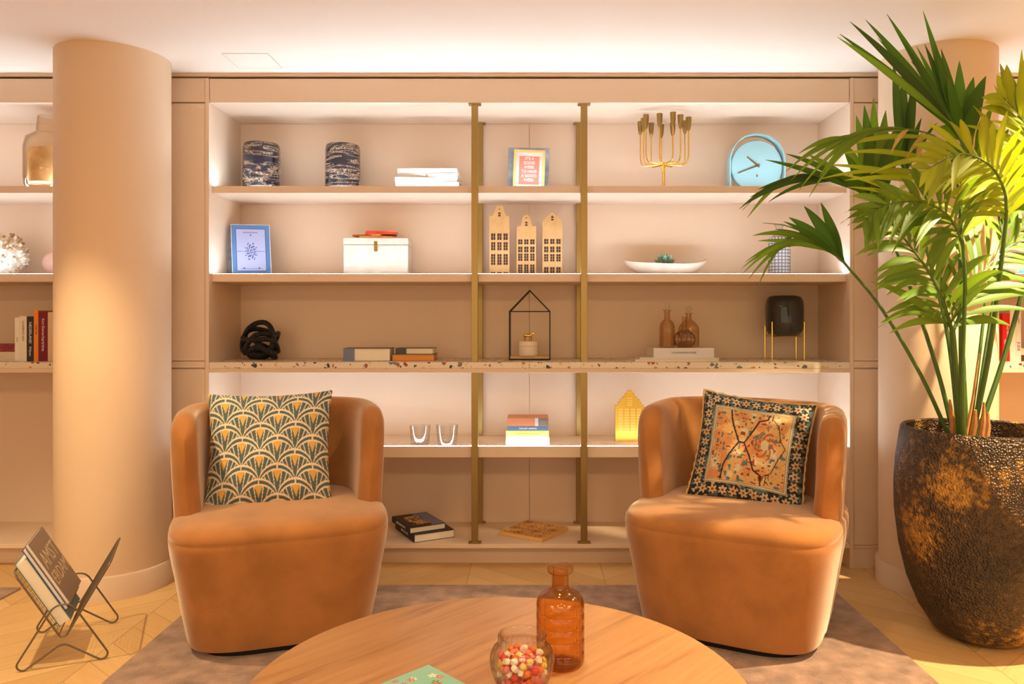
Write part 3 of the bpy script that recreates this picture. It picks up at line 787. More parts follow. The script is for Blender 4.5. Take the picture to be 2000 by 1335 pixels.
def printed_plate(name, w_, h_, fn, parent, T, n=110, m=None, rough=.5):
    g = np.linspace(0, 1, n); k = max(2, int(n * h_ / w_)); gv = np.linspace(0, 1, k); U, V = np.meshgrid(g, gv, indexing='xy')
    v = np.stack([(U - .5) * w_, np.zeros_like(U), V * h_], -1).reshape(-1, 3)
    idx = np.arange(n * k).reshape(k, n); q = np.stack([idx[:-1, :-1], idx[:-1, 1:], idx[1:, 1:], idx[1:, :-1]], -1).reshape(-1, 4)
    me = bpy.data.meshes.new(name); me.from_pydata(v.tolist(), [], q.tolist()); o = bpy.data.objects.new(name, me); C.objects.link(o)
    setcol(o, fn(U, V).reshape(-1, 3)); me.materials.append(mat(name + '_print', (200, 200, 200), rough, attr='col'))
    o.matrix_local = T; o.parent = parent; return o
MB().box(-cw / 2, cw / 2, 0, .003, 0, chh).box(-cw / 2, cw / 2, ctk - .003, ctk, 0, chh).box(-cw / 2, -cw / 2 + .003, 0, ctk, 0, chh).build('cover', coloured('blue_cloth', (96, 130, 176)), bb)
MB().box(-cw / 2 + .003, cw / 2 - .004, .003, ctk - .003, .004, chh - .004).build('pages', M['page'], bb)
printed_plate('cover_print', cw - .001, chh - .001, cover_pattern, bb, Matrix.Translation((0, -.0006, .0005)))
g2 = thing('book', 'worn grey volume tucked behind the blue antique book on the second shelf', 'book', (PX(460, 3.87), 3.86, Z2), 0)
g2.rotation_euler = (math.radians(-6), 0, math.radians(18))
gt = mat('worn_grey_cloth', (150, 146, 140), .8, var=.3, vscale=30)
MB().box(-.05, .07, 0, .003, 0, .255).box(-.05, .07, .027, .03, 0, .255).box(-.05, -.047, .003, .027, 0, .255).build('cover', gt, g2)
MB().box(-.047, .066, .003, .027, .004, .251).build('pages', M['page'], g2)

# trunk box with envelopes
Y = 3.84; s = Y / F; X = PX(733, Y)
hide = mat('cream_hide', (214, 200, 182), .6, var=.1, vscale=20, bump=.2, bscale=90)
bx = thing('storage_box', 'cream hide-covered storage box with a brass clasp on the second shelf', 'box', (X, Y + .08, Z2), .05)
hw = 62.5 * s; hb = PZ(478, Y) - Z2; ht = PZ(464, Y) - Z2
MB().box(-hw, hw, -.09, .09, 0, hb).build('box_body', hide, bx, bevel=.003)
lid = MB().box(-hw - .001, hw + .001, -.0915, .0915, hb + .0015, ht).build('lid', hide, bx, bevel=.004)
cp = MB(); cp.box(-.008, .008, -.095, -.091, hb - .032, hb + .016); cp.lathe([(0, 0), (.006, 0), (.006, .004), (0, .006)], 16, M=Matrix.Translation((0, -.095, hb - .004)) @ Matrix.Rotation(PI / 2, 4, 'X'))
cp.lathe([(0, 0), (.009, 0), (.009, .003), (0, .003)], 16, M=Matrix.Translation((0, -.093, hb - .026)) @ Matrix.Rotation(PI / 2, 4, 'X')).build('clasp', M['brass'], bx)
G = 'coloured envelopes and notebooks on the cream box'
zz = Z2 + ht
for i, (lb, w_, d_, t_, dx, rz_, c) in enumerate((
        ('pale cream notebook lying directly on the cream storage box lid', .165, .11, .008, .0, .05, (228, 190, 120)),
        ('brown envelope poking out left on top of the cream storage box', .15, .10, .010, -.035, -.25, (196, 110, 50)),
        ('bright orange-red envelope in the small pile on the cream storage box', .15, .11, .012, .02, .12, (206, 60, 30)),
        ('salmon pink notebook topmost on the cream storage box', .145, .10, .006, .025, .05, (226, 130, 100)))):
    o = thing('notebook' if i in (0, 3) else 'envelope', lb, 'stationery', (X + dx, Y + .055, zz), rz_, G)
    MB().box(-w_ / 2, w_ / 2, -d_ / 2, d_ / 2, 0, t_).build('cover', coloured('paper_%d' % i, c), o, bevel=.001)
    zz += t_

# wooden canal houses
wood = mat('laser_cut_wood', (204, 160, 104), .6, var=.08, vscale=25); hole_shade = mat('opening_shade', (62, 36, 20), .8)  # dark colour stands in for shade inside the cut window holes
def canal_house(label, x0, x1, top, gable, rows, Y, cols_=3):
    s = Y / F; w_ = (x1 - x0) * s; H = PZ(top, Y) - Z2; h = thing('wooden_house', label, 'ornament', (PX((x0 + x1) / 2, Y), Y, Z2), 0, 'wooden canal house ornaments')
    hw = w_ / 2
    if gable == 'neck':
        poly = [(-hw, 0), (hw, 0), (hw, H * .84), (hw * .92, H * .86), (hw * .75, H * .84), (hw * .62, H * .87), (hw * .48, H * .90), (hw * .42, H * .95), (hw * .45, H * .965), (hw * .32, H * .985), (0, H),
                (-hw * .32, H * .985), (-hw * .45, H * .965), (-hw * .42, H * .95), (-hw * .48, H * .90), (-hw * .62, H * .87), (-hw * .75, H * .84), (-hw * .92, H * .86), (-hw, H * .84)]
        eave = H * .82
    elif gable == 'step':
        poly = [(-hw, 0), (hw, 0), (hw, H * .80), (hw * .8, H * .815), (hw * .62, H * .80), (hw * .5, H * .84), (hw * .45, H * .93), (hw * .34, H * .965), (0, H),
                (-hw * .34, H * .965), (-hw * .45, H * .93), (-hw * .5, H * .84), (-hw * .62, H * .80), (-hw * .8, H * .815), (-hw, H * .80)]
        eave = H * .79
    else:
        poly = [(-hw, 0), (hw, 0), (hw, H * .855), (hw * .94, H * .875), (hw * .8, H * .88), (hw * .62, H * .925), (hw * .35, H * .955), (hw * .16, H * .965), (hw * .12, H * .99), (0, H),
                (-hw * .12, H * .99), (-hw * .16, H * .965), (-hw * .35, H * .955), (-hw * .62, H * .925), (-hw * .8, H * .88), (-hw * .94, H * .875), (-hw, H * .855)]
        eave = H * .85
    b = MB(); b.prism(poly, -.004, 0)
    b.box(-hw + .003, -hw + .006, 0, .05, 0, eave * .97).box(hw - .006, hw - .003, 0, .05, 0, eave * .97).box(-hw + .006, hw - .006, .047, .05, 0, eave * .97)
    b.build('facade', wood, h)
    for (zc, wh) in rows:
        for c in range(cols_):
            d = MB()
            xc = (c - (cols_ - 1) / 2) * w_ * .31
            # four small panes per window
            for ax in (-1, 1):
                nz = max(2, int(wh / .012))
                for q in range(nz):
                    a = zc + wh * q / nz; d.box(xc + (-.0105 if ax < 0 else .0010), xc + (-.0010 if ax < 0 else .0105), -.0046, -.0039, a, a + wh / nz - .0012)
            d.build('window', hole_shade, h)
    d = MB()
    for q in (0, 1): d.box(-.006, .006, -.0046, -.0039, eave + .008 + q * .012, eave + .016 + q * .012)
    d.lathe([(0, 0), (.003, 0), (0, .0006)], 10, M=Matrix.Translation((0, -.0046, H * .945)) @ Matrix.Rotation(PI / 2, 4, 'X'))
    d.build('gable_window', hole_shade, h)
canal_house('tallest of three wooden canal house ornaments, with a neck gable, on the left', 956, 995, 401, 'neck', ((.0, .02), (.055, .055), (.128, .042), (.180, .034)), 3.86)
canal_house('shortest of three wooden canal house ornaments, standing in the middle', 1009, 1047, 419, 'step', ((.008, .05), (.075, .038), (.118, .03), (.158, .026)), 3.86)
canal_house('wooden canal house ornament with a curved bell gable, right of the three', 1059.5, 1098, 415, 'bell', ((.0, .045), (.072, .038), (.118, .03), (.16, .026)), 3.86)

# wooden bowl + succulent
Y = 3.87; s = Y / F
bw = thing('bowl', 'long pale wooden dough bowl on the right of the second shelf', 'bowl', (PX(1299, Y), Y, Z2))
b = MB(); rings = []; L2 = 82.5 * s
wx = mat('whitewashed_wood', (206, 184, 160), .7, var=.16, vscale=12, bump=.2, bscale=40)
prof = [(0, .004), (.42, 0), (.62, .006), (.80, .022), (.93, .042), (1.0, .060), (.965, .060), (.88, .040), (.7, .018), (.4, .010), (0, .010)]
n = 64
for (r, z) in prof:
    ring = []
    for k in range(n):
        a = 2 * PI * k / n; c, s_ = math.cos(a), math.sin(a)
        lift = (abs(c) ** 3) * .022 * (z / .06) - .006 * (z / .06) * (1 - abs(c)) + .004 * (z / .06) * math.sin(3 * a + .6)
        ring.append(Vector((L2 * r * c, .085 * r * s_, z + lift)))
    rings.append(ring)
b.loft(rings, cap0=False, cap1=False); bmesh.ops.remove_doubles(b.bm, verts=b.bm.verts, dist=1e-6); b.build('bowl_body', wx, bw, auto=60)
sc = thing('succulent', 'small grey-green succulent sitting in the pale wooden bowl', 'plant', (PX(1298, Y), Y, Z2 + .030))
grn = coloured('succulent_green', (120, 160, 140), rough=.6)
for ring_, (nn, rl, tz_, ln) in enumerate(((8, .5, .35, .060), (6, .8, .9, .068), (4, 1.2, 1.2, .062))):
    for k in range(nn):
        a = 2 * PI * k / nn + ring_ * .4; el = [.55, .95, 1.3][ring_]
        d_ = Vector((math.cos(a) * math.cos(el), math.sin(a) * math.cos(el), math.sin(el)))
        MB().tube([Vector((0, 0, .02)) + d_ * ln * q for q in (0, .35, .7, .9, 1)], [.005, .011, .010, .005, .001], 8).build('leaf', grn, sc)
MB().lathe([(0, 0), (.02, 0), (.022, .02), (0, .03)], 12).build('root_ball', coloured('soil_brown', (90, 64, 44)), sc)

# cut glass decanter
Y = 3.87; s = Y / F
dc = thing('decanter', 'clear cut-glass decanter at the right end of the second shelf', 'decanter', (PX(1522, Y), Y, Z2))
h = PZ(438, Y) - Z2; r = 21 * s
hob = mat('cut_glass', (226, 224, 222), .12, trans=.55, ior=1.3)
def hobnail():
    nt = hob.node_tree; p = nt.nodes['Principled BSDF']; N = nt.nodes.new; L = nt.links.new
    tc = N('ShaderNodeTexCoord'); sp = N('ShaderNodeSeparateXYZ'); L(tc.outputs['Object'], sp.inputs[0])
    at_ = N('ShaderNodeMath'); at_.operation = 'ARCTAN2'; L(sp.outputs[1], at_.inputs[0]); L(sp.outputs[0], at_.inputs[1])
    a1 = N('ShaderNodeMath'); a1.operation = 'MULTIPLY'; L(at_.outputs[0], a1.inputs[0]); a1.inputs[1].default_value = 20
    s1 = N('ShaderNodeMath'); s1.operation = 'SINE'; L(a1.outputs[0], s1.inputs[0])
    a2 = N('ShaderNodeMath'); a2.operation = 'MULTIPLY'; L(sp.outputs[2], a2.inputs[0]); a2.inputs[1].default_value = 380
    s2 = N('ShaderNodeMath'); s2.operation = 'SINE'; L(a2.outputs[0], s2.inputs[0])
    mn = N('ShaderNodeMath'); mn.operation = 'MINIMUM'; L(s1.outputs[0], mn.inputs[0]); L(s2.outputs[0], mn.inputs[1])
    lt = N('ShaderNodeMath'); lt.operation = 'LESS_THAN'; L(mn.outputs[0], lt.inputs[0]); lt.inputs[1].default_value = -.55
    cr = N('ShaderNodeMix'); cr.data_type = 'RGBA'; L(lt.outputs[0], cr.inputs[0]); cr.inputs[6].default_value = (*lin((236, 232, 230)), 1); cr.inputs[7].default_value = (*lin((135, 130, 132)), 1)
    L(cr.outputs[2], p.inputs['Base Color'])
hobnail()
zb_ = PZ(465, Y) - Z2
MB().lathe([(0, 0), (r, 0), (r, zb_), (r * .92, zb_ + .004), (0, zb_ + .004)], 40).build('bottle_body', hob, dc, auto=40)
MB().lathe([(r * .9, zb_ + .002), (r * .62, zb_ + .012), (r * .45, zb_ + .022), (r * .36, zb_ + .032), (r * .36, h - .01), (r * .52, h), (r * .46, h), (r * .3, h - .01), (r * .3, zb_ + .03), (r * .55, zb_ + .010), (0, zb_ + .006)], 32).build('neck', M['glassclear'], dc, auto=50)

# ================================================================== TERRAZZO SHELF
# rope knot
Y = 3.86
kn = thing('rope_knot', 'black knotted rope ornament at the left of the terrazzo shelf', 'ornament', (PX(509, Y), Y, ZT))
rope = bpy.data.materials.new('black_rope'); rope.use_nodes = True
rp = rope.node_tree.nodes['Principled BSDF']; rp.inputs['Base Color'].default_value = (.012, .012, .014, 1); rp.inputs['Roughness'].default_value = .45
tc = rope.node_tree.nodes.new('ShaderNodeTexCoord'); wv = rope.node_tree.nodes.new('ShaderNodeTexWave'); wv.inputs['Scale'].default_value = 45; wv.inputs['Distortion'].default_value = 2
bp_ = rope.node_tree.nodes.new('ShaderNodeBump'); bp_.inputs['Distance'].default_value = .003
rope.node_tree.links.new(tc.outputs['Object'], wv.inputs['Vector']); rope.node_tree.links.new(wv.outputs['Fac'], bp_.inputs['Height']); rope.node_tree.links.new(bp_.outputs[0], rp.inputs['Normal'])
b = MB()
loops = [((.0, 0, .075), .098, (.15, .35, 1), 0), ((.005, 0, .085), .092, (-.55, .25, .8), 1), ((-.005, .0, .095), .088, (.25, 1, .15), 2), ((.02, 0, .06), .085, (.7, .2, .65), 3), ((-.015, .0, .09), .085, (-.25, -.8, .6), 4), ((0.0, 0, .042), .082, (0, .12, 1), 5)]
for c, R1, nrm, sd in loops:
    nv = Vector(nrm).normalized(); u_ = nv.orthogonal().normalized(); v_ = nv.cross(u_)
    pts = []
    for k in range(48):
        a = 2 * PI * k / 48; rr_ = R1 * (1 + .10 * math.sin(2 * a + sd)); p = Vector(c) + (u_ * math.cos(a) + v_ * math.sin(a)) * rr_ + nv * .012 * math.sin(3 * a + sd * 1.7)
        p.z = max(p.z, .0138); p.y *= .8; pts.append(p)
    b.tube(pts, .0128, 10, closed=True)
b.build('rope_body', rope, kn)

# three books on the terrazzo
o = book('thick book with blue-grey cloth spine and red-brown cover lying beside the knot', .225, .15, .062, (PX(722, 3.80) , 3.80, ZT), flat(.03), coloured('mauve_grey_cover', (112, 100, 112)))
MB().box(-.1135, -.060, -.0765, -.0745, .0, .062).box(-.1137, -.1125, -.0765, .0752, 0, .062).build('spine_cloth', coloured('bluegrey_cloth', (112, 118, 142)), o)
book('flat orange book under the dark book on the terrazzo shelf', .205, .16, .032, (PX(811, 3.81), 3.815, ZT), flat(.02), coloured('grey_green_board', (120, 112, 96)), coloured('orange_pages', (226, 140, 44)))
o = book('small dark leather book lying on the flat orange book', .185, .12, .030, (PX(813, 3.81), 3.825, ZT + .032), flat(-.04), coloured('dark_leather', (62, 50, 44), rough=.3))
MB().box(-.0932, -.04, -.0612, -.0602, .0, .0302).build('spine_band', coloured('dark_leather2', (58, 46, 40), rough=.25), o)

# house shaped wire frame with trinket box
Y0_, Y1_ = 3.79, 3.87
hf = thing('house_frame', 'black metal house-shaped shelf frame with a wooden base plank', 'ornament', (PX(1034.5, 3.80), 3.80, ZT), -.03)
s = 3.80 / F; hw = 39.5 * s; ze = PZ(608, 3.8) - ZT; za = PZ(567, 3.8) - ZT; t_ = .004
b = MB()
def bar(a, c): b.tube([a, c], t_, 4)
for yy in (0, .075):
    P_ = [(-hw, yy, t_), (hw, yy, t_), (hw, yy, ze), (0, yy, za), (-hw, yy, ze)]
    for i in range(5): bar(P_[i], P_[(i + 1) % 5])
bar((-hw, 0, ze), (hw, 0, ze))
for x, z in ((-hw, t_), (hw, t_), (hw, ze), (0, za), (-hw, ze)): bar((x, 0, z), (x, .075, z))
b.build('frame', M['blackm'], hf)
MB().box(-hw + .004, hw - .004, .002, .073, t_ * 2, t_ * 2 + .012).build('plank', coloured('oak_plank', (206, 160, 96)), hf)
tbx = thing('trinket_box', 'round ivory trinket box with a golden donkey on its lid inside the house frame', 'box', (PX(1031.5, 3.83), 3.835, ZT + .020))
ivory = coloured('ivory_ceramic', (226, 208, 184), rough=.4); r = 20.5 * 3.83 / F
MB().lathe([(0, 0), (r * .9, 0), (r * .97, .004), (r, .012), (r, .050), (0, .050)], 40, rib=.012, nrib=20).build('box_body', ivory, tbx, auto=50)
MB().lathe([(r * 1.01, .051), (r * 1.01, .068), (r * .95, .074), (0, .076)], 40).build('lid', ivory, tbx, auto=50)
b = MB()
zf = .076
for x in (-.021, -.015, .010, .016): b.tube([(x, (-.004 if x in (-.021, .010) else .004), zf), (x + .001, 0, zf + .020)], [.0022, .0035], 8)
b.tube([(-.024, 0, zf + .024), (-.018, 0, zf + .027), (0, 0, zf + .026), (.014, 0, zf + .027), (.019, 0, zf + .026)], [.003, .0075, .0068, .0075, .004], 12)
b.tube([(.014, 0, zf + .028), (.021, 0, zf + .036), (.025, 0, zf + .040)], [.006, .0045, .0045], 10)
b.tube([(.022, 0, zf + .041), (.029, 0, zf + .037), (.035, 0, zf + .033)], [.0045, .004, .0025], 10)
for q in (-1, 1): b.tube([(.023, q * .002, zf + .043), (.021, q * .004, zf + .052)], [.002, .0006], 6)
b.tube([(-.024, 0, zf + .027), (-.028, 0, zf + .018)], [.0015, .001], 6)
b.build('donkey_knob', M['gold'], tbx)

# bottles on books
Y = 3.80; s = Y / F
book('thin cream magazines stack bottom under the white book on the terrazzo shelf', .235, .405, .010, (PX(1314, 3.80), 3.815, ZT), flat(PI / 2 + .02), coloured('cream_mag', (226, 208, 184)), name='magazine', hard=False, group='magazines under the white book')
book('pale patterned magazine between the white book and the lowest magazine', .225, .38, .008, (PX(1322, 3.80), 3.82, ZT + .010), flat(PI / 2 - .05), coloured('pale_mag', (216, 204, 190)), name='magazine', hard=False, group='magazines under the white book')
book('large white book under the brown glass bottles on the terrazzo shelf', .20, .295, .046, (PX(1329, 3.78), 3.815, ZT + .018), flat(PI / 2 + .04), coloured('offwhite_cover', (222, 214, 210)), title='SCANDINAVIA HOME', tsize=.0125)
zb = ZT + .064
G = 'brown glass bottles on the white book'
def gbottle(label, px_, Y, prof, stopper=None, sx=1, sy=1, rib=.05, nrib=14):
    o = thing('glass_bottle', label, 'bottle', (PX(px_, Y), Y, zb), 0, G)
    b = MB(); b.lathe(prof, 70, rib=0); 
    for v in b.bm.verts:
        if v.co.z < .11: a = math.atan2(v.co.y, v.co.x); k = 1 + rib * math.cos(a * nrib); v.co.x *= k * sx; v.co.y *= k * sy
    b.build('bottle_body', M['brownglass'], o, auto=60)
    if stopper:
        z, r = stopper
        MB().lathe([(0, -.02), (r * .35, -.02), (r * .45, 0), (r * .3, r * .25), (r * .75, r * .55)] + [(r * math.cos(t), r * 1.15 + r * math.sin(t)) for t in (-.4, 0, .4, .8, 1.2)] + [(0, r * 2.15)], 24, (0, 0, z)).build('stopper', M['glassclear'], o, auto=60)
    return o
gbottle('tall slim brown glass bottle with a round stopper on the white book', 1303, 3.80,
        [(0, 0), (.034, 0), (.0365, .004), (.0365, .10), (.034, .118), (.024, .132), (.0145, .140), (.014, .175), (.022, .184), (.022, .187), (.012, .187), (.011, .14), (.032, .115), (.034, .006), (0, .005)], (.187, .0145))
gbottle('round ribbed pumpkin-shaped brown bottle in front of the wider bottle', 1337, 3.765,
        [(0, 0), (.028, 0), (.046, .014), (.0535, .036), (.050, .058), (.036, .075), (.020, .086), (.0115, .098), (.011, .140), (.017, .149), (.017, .151), (.009, .150), (.009, .09), (.034, .072), (.047, .057), (.050, .036), (.043, .016), (0, .004)], None, rib=.07, nrib=16)
gbottle('wide shouldered brown bottle with a round stopper behind the ribbed round bottle', 1345, 3.875,
        [(0, 0), (.050, 0), (.052, .004), (.052, .085), (.047, .105), (.034, .122), (.018, .134), (.014, .142), (.014, .162), (.021, .168), (.021, .171), (.012, .170), (.011, .14), (.044, .104), (.049, .085), (.049, .006), (0, .005)], (.171, .017), sy=.5)

# smoked vase on brass stand
Y = 3.88; s = Y / F
vs_ = thing('vase_stand', 'thin brass four-legged stand under the smoked glass vase', 'stand', (PX(1532, Y), Y, ZT))
r = 30 * s; zr = PZ(656, Y) - ZT; b = MB()
for k in range(4):
    a = PI / 4 + k * PI / 2 + .0; x, y = r * math.cos(a) * 1.38, r * math.sin(a) * 1.0
    MB().tube([(x, y, 0), (x, y, PZ(628, Y) - ZT)], .0036, 8).build('leg', M['gold'], vs_)
for k in range(2):
    a = PI / 4 + k * PI / 2; x, y = r * math.cos(a) * 1.38, r * math.sin(a)
    MB().tube([(x, y, zr), (-x, -y, zr)], .003, 8).build('cross_bar', M['gold'], vs_)
vz = thing('glass_vase', 'smoked dark glass vase with rounded corners on the thin brass stand', 'vase', (PX(1532, Y), Y, ZT + zr + .003))
hv = PZ(577, Y) - ZT - zr - .003; rv = 36.5 * s
P = [(0, 0), (rv * .62, .001), (rv * .84, .008), (rv * .955, .026), (rv, .055), (rv, hv * .7), (rv * .97, hv * .85), (rv * .86, hv * .96), (rv * .66, hv), (rv * .62, hv * .99), (rv * .82, hv * .94), (rv * .93, hv * .83), (rv * .96, hv * .7), (rv * .96, .055), (rv * .9, .03), (rv * .6, .01), (0, .009)]
MB().lathe(P, 64).build('vase_body', mat('smoke_solid', (128, 128, 134), .03, trans=.85, ior=1.4), vz, auto=60)
# keep legs just outside the glass
for o in vs_.children:
    if o.name.startswith('leg'):
        c = sum((v.co for v in o.data.vertices), Vector()) / len(o.data.vertices); d_ = Vector((c.x, c.y, 0)); o.location = d_.normalized() * max(0, rv + .004 - d_.length)

# ================================================================== FOURTH SHELF
def tumbler(label, x0, x1, top, Y):
    s = Y / F; h = PZ(top, Y) - Z4; ra = (x1 - x0) / 2 * s; rb = ra * .84
    o = thing('glass_tumbler', label, 'glass', (PX((x0 + x1) / 2, Y), Y, Z4), 0, 'clear tumblers on the lower lit shelf')
    MB().lathe([(0, 0), (rb, 0), (rb + .002, .004), (ra, h), (ra - .002, h), (rb - .001, .012), (0, .009)], 40).build('tumbler_body', M['glassclear'], o, auto=50)
tumbler('clear glass tumbler on the left of the pair, lower lit shelf', 800, 841, 830, 3.76)
tumbler('clear glass tumbler on the right of the pair, nearer the brass post', 852, 895, 829, 3.735)
G = 'books stacked on the middle of the lower lit shelf'
Yb = 3.70; s = Yb / F
def stackbook(label, x0, x1, y0, y1, colr, depth=.14, title=None, rz=0, tsize=.012, ink=None, **k):
    w_ = (x1 - x0) * s; zb_ = PZ(y1, Yb); zt_ = PZ(y0, Yb)
    return book(label, depth, w_, zt_ - zb_, (PX((x0 + x1) / 2, Yb), Yb + depth / 2, zb_), flat(PI / 2 + rz), colr, title=title, tsize=tsize, tink=ink, group=G, **k)
zs = PZ(871, Yb)
def zpx(z): return VY + (H0 - z) * F / Yb
y4 = zpx(Z4)
stackbook('thick white paperback at the bottom of the stack on the lower lit shelf', 988, 1073, 853.5, y4, M['white'], title=[('COLLEEN', .010, .07, 0), ('HOOVER  IT ENDS', .010, -.02, 0)], ink=coloured('grey_ink', (150, 150, 160)))
stackbook('yellow spined paperback above the thick white one on the lower lit shelf', 988, 1072, 841, 853.5, coloured('yellow_cover', (244, 204, 96)), title='LE PETIT TOUR DU MONDE', tsize=.010, ink=coloured('ochre_ink', (190, 130, 40)))
stackbook('blue spined paperback above the yellow one on the lower lit shelf', 991, 1071, 831.5, 841, coloured('steel_blue', (84, 108, 128)), title='THE LAST GARDEN', tsize=.010, ink=M['whiteink'])
tbk = stackbook('topmost paperback with orange and grey landscape spine on the lower lit shelf', 991, 1071, 816, 831.5, coloured('landscape_cover', (206, 132, 92)))
wdt = 80 * s
MB().box(-.0706, -.0699, -wdt / 2, -.02 - .03, .001, 15 * s).build('spine_panel', coloured('spine_grey', (130, 118, 112)), tbk)
MB().box(-.0708, -.0698, -.05, -.034, .0, 15.4 * s).build('spine_band', M['white'], tbk)
text('C O C O', .016, coloured('tan_ink', (196, 160, 130)), tbk, (-.0712, -.075, .02), cols(-AY, AZ, -AX), 'spine_title', sx=.6)

Y = 3.83; s = Y / F
gh = thing('gold_house', 'gold metal stepped-gable house ornament on the lower lit shelf beside the right armchair', 'ornament', (PX(1229.5, Y), Y, Z4))
hw = 28 * s; H = PZ(762, Y) - Z4; st = []
hs_ = PZ(796, Y) - Z4; n_ = 6
right = [(hw, hs_)]
for k in range(1, n_):
    x = hw * (1 - k / n_); zz_ = hs_ + (H - hs_) * k / n_
    right += [(right[-1][0], zz_), (x, zz_)]
right += [(right[-1][0], H)]
poly = [(-hw, 0), (hw, 0)] + right + [(-x, z) for x, z in right[::-1]]
goldp = mat('gold_paint', (226, 172, 56), .35, metal=.55)
b = MB(); b.prism(poly, -.012, .012)
b.box(-hw - .002, hw + .002, -.016, .016, 0, .003)
b.build('facade', goldp, gh, auto=20)
b = MB(); b.mi = 0
for r_ in range(9):
    for c in range(4):
        x = (c - 1.5) * hw * .43; z = hs_ * .985 - r_ * .0135
        b.box(x - .009, x - .001, -.0135, -.0119, z - .009, z); b.box(x + .001, x + .009, -.0135, -.0119, z - .009, z)
for r_ in range(4): b.box(-.012, .012, -.0135, -.0119, hs_ + .012 + r_ * .011, hs_ + .018 + r_ * .011)
b.build('window_relief', mat('gold_relief', (244, 204, 110), .3, metal=.5), gh)

# ================================================================== BOTTOM SHELF
zb5 = Z5
book('large dark photo book at the bottom of the pair on the lowest shelf', .205, .285, .038, (PX(829, 3.80) - .005, 3.83, Z5), flat(math.radians(-62 + 90)), coloured('navy_cover', (40, 42, 62)), title='BARCELONA', tsize=.018, tink=M['whiteink'])
pb = book('smaller photo book with a city picture cover on top on the lowest shelf', .185, .25, .028, (PX(820, 3.80) - .012, 3.83, Z5 + .038), flat(math.radians(-60 + 90)), coloured('black_cover', (38, 34, 38)), title='VENETIAN ROOMS', tsize=.015, tink=M['whiteink'])
def city(u, v):
    sky = np.array(lin((120, 124, 160))); dk = np.array(lin((52, 40, 36))); tan = np.array(lin((206, 160, 110)))
    col = np.empty(u.shape + (3,)); col[:] = sky
    sk = .45 + .25 * vnoise(u, v * 0, 9, 3)
    col[v < sk] = dk; col[(v < sk) & (v > .2) & (vnoise(u, v, 22, 4) > .45) & (u > .2) & (u < .85)] = tan
    return col
T = Matrix.Translation((-.09, 0, .0285)) @ cols(-AY, AZ, -AX).to_4x4()
T = Matrix.Translation((.0, .0, .0286)) @ Matrix.Rotation(-PI / 2, 4, 'Z') @ Matrix.Translation((0, -.09, 0)) @ Matrix.Rotation(-PI / 2, 4, 'X')
printed_plate('cover_photo', .246, .18, city, pb, T, 90)
# trivet
tv = thing('trivet', 'square carved light wooden trivet lying on the lowest shelf', 'trivet', (PX(1043, 3.82), 3.83, Z5), math.radians(-33))
hs = .125
def trv(u, v):
    lt_ = np.array(lin((222, 170, 100))); dk = np.array(lin((160, 92, 46)))
    col = np.empty(u.shape + (3,)); col[:] = lt_
    x, y = u * 4, v * 4; fx, fy = x % 1 - .5, y % 1 - .5; r = np.hypot(fx, fy)
    k = (np.floor(x) + np.floor(y)) % 2
    col[(r < .2) & (k == 0)] = dk; col[(r > .32) & (r < .42) & (k == 0)] = dk; col[(r > .25) & (r < .33) & (k == 1)] = dk
    col[np.minimum(np.minimum(u, 1 - u), np.minimum(v, 1 - v)) < .03] = lt_
    return col
MB().box(-hs, hs, -hs, hs, 0, .019).build('board', coloured('birch_board', (226, 178, 110)), tv, bevel=.002)
printed_plate('carved_pattern', 2 * hs - .004, 2 * hs - .004, trv, tv, Matrix.Translation((0, hs - .002, .0194)) @ Matrix.Rotation(PI / 2, 4, 'X') @ Matrix.Rotation(0, 4, 'Y'), 110)

# ================================================================== LEFT BOOKCASE ITEMS
Y = 3.76; s = Y / F
v = thing('glass_vase', 'clear amber-streaked bottle vase half hidden behind the left column', 'vase', (PX(95, Y), Y, Z1))
r = 43 * s; h = PZ(228, Y) - Z1; hb = PZ(262, Y) - Z1
P = [(0, 0), (r * .82, 0), (r * .95, .015), (r, .05), (r, hb * .75), (r * .9, hb * .92), (r * .6, hb), (r * .5, hb + .008), (r * .45, h - .01), (r * .42, h), (r * .40, h), (r * .43, h - .01), (r * .47, hb + .006), (r * .86, hb * .9), (r * .96, hb * .74), (r * .96, .05), (r * .8, .01), (0, .008)]
MB().lathe(P, 56).build('vase_body', glass_thin('pale_amber_glass', (250, 244, 234), .5, (205, 180, 150)), v, auto=60)
am = mat('amber_liquid', (238, 206, 158), .2, var=.3, vscale=12)
MB().lathe([(0, .02), (r * .8, .025), (r * .82, .06), (r * .82, hb * .6), (r * .76, hb * .72), (0, hb * .74)], 40).build('amber_core', am, v, auto=60)
# shell cluster
Y = 3.87
sh = thing('shell_ornament', 'rough ball of cream and brown shells on the second shelf of the far left bookcase', 'ornament', (PX(10, Y), Y, Z2))
sm = [mat('shell_cream', (232, 222, 204), .6, var=.2, vscale=60), mat('shell_brown', (186, 150, 106), .6, var=.3, vscale=60)]
b = MB(); b.lathe([(0, .0), (.05, .003), (.085, .05), (.093, .10), (.08, .155), (.05, .19), (0, .20)], 24)
rnd = random.Random(2)
for k in range(230):
    zc = rnd.uniform(-.9, 1); a = rnd.uniform(0, 2 * PI); q = math.sqrt(1 - zc * zc); d_ = Vector((q * math.cos(a), q * math.sin(a), zc))
    p = Vector((0, 0, .105)) + Vector((d_.x * .088, d_.y * .088, d_.z * .100))
    b.mi = 1 if (rnd.random() < (.55 if zc > .3 else .25)) else 0
    Mx = Matrix.Translation(p) @ (d_ + Vector((rnd.uniform(-.5, .5), rnd.uniform(-.5, .5), rnd.uniform(-.3, .5)))).to_track_quat('Z', 'Y').to_matrix().to_4x4()
    l = rnd.uniform(.012, .024); b.lathe([(.004, -.006), (l * .55, 0), (l * .45, l * .5), (0, l)], 7, M=Mx)
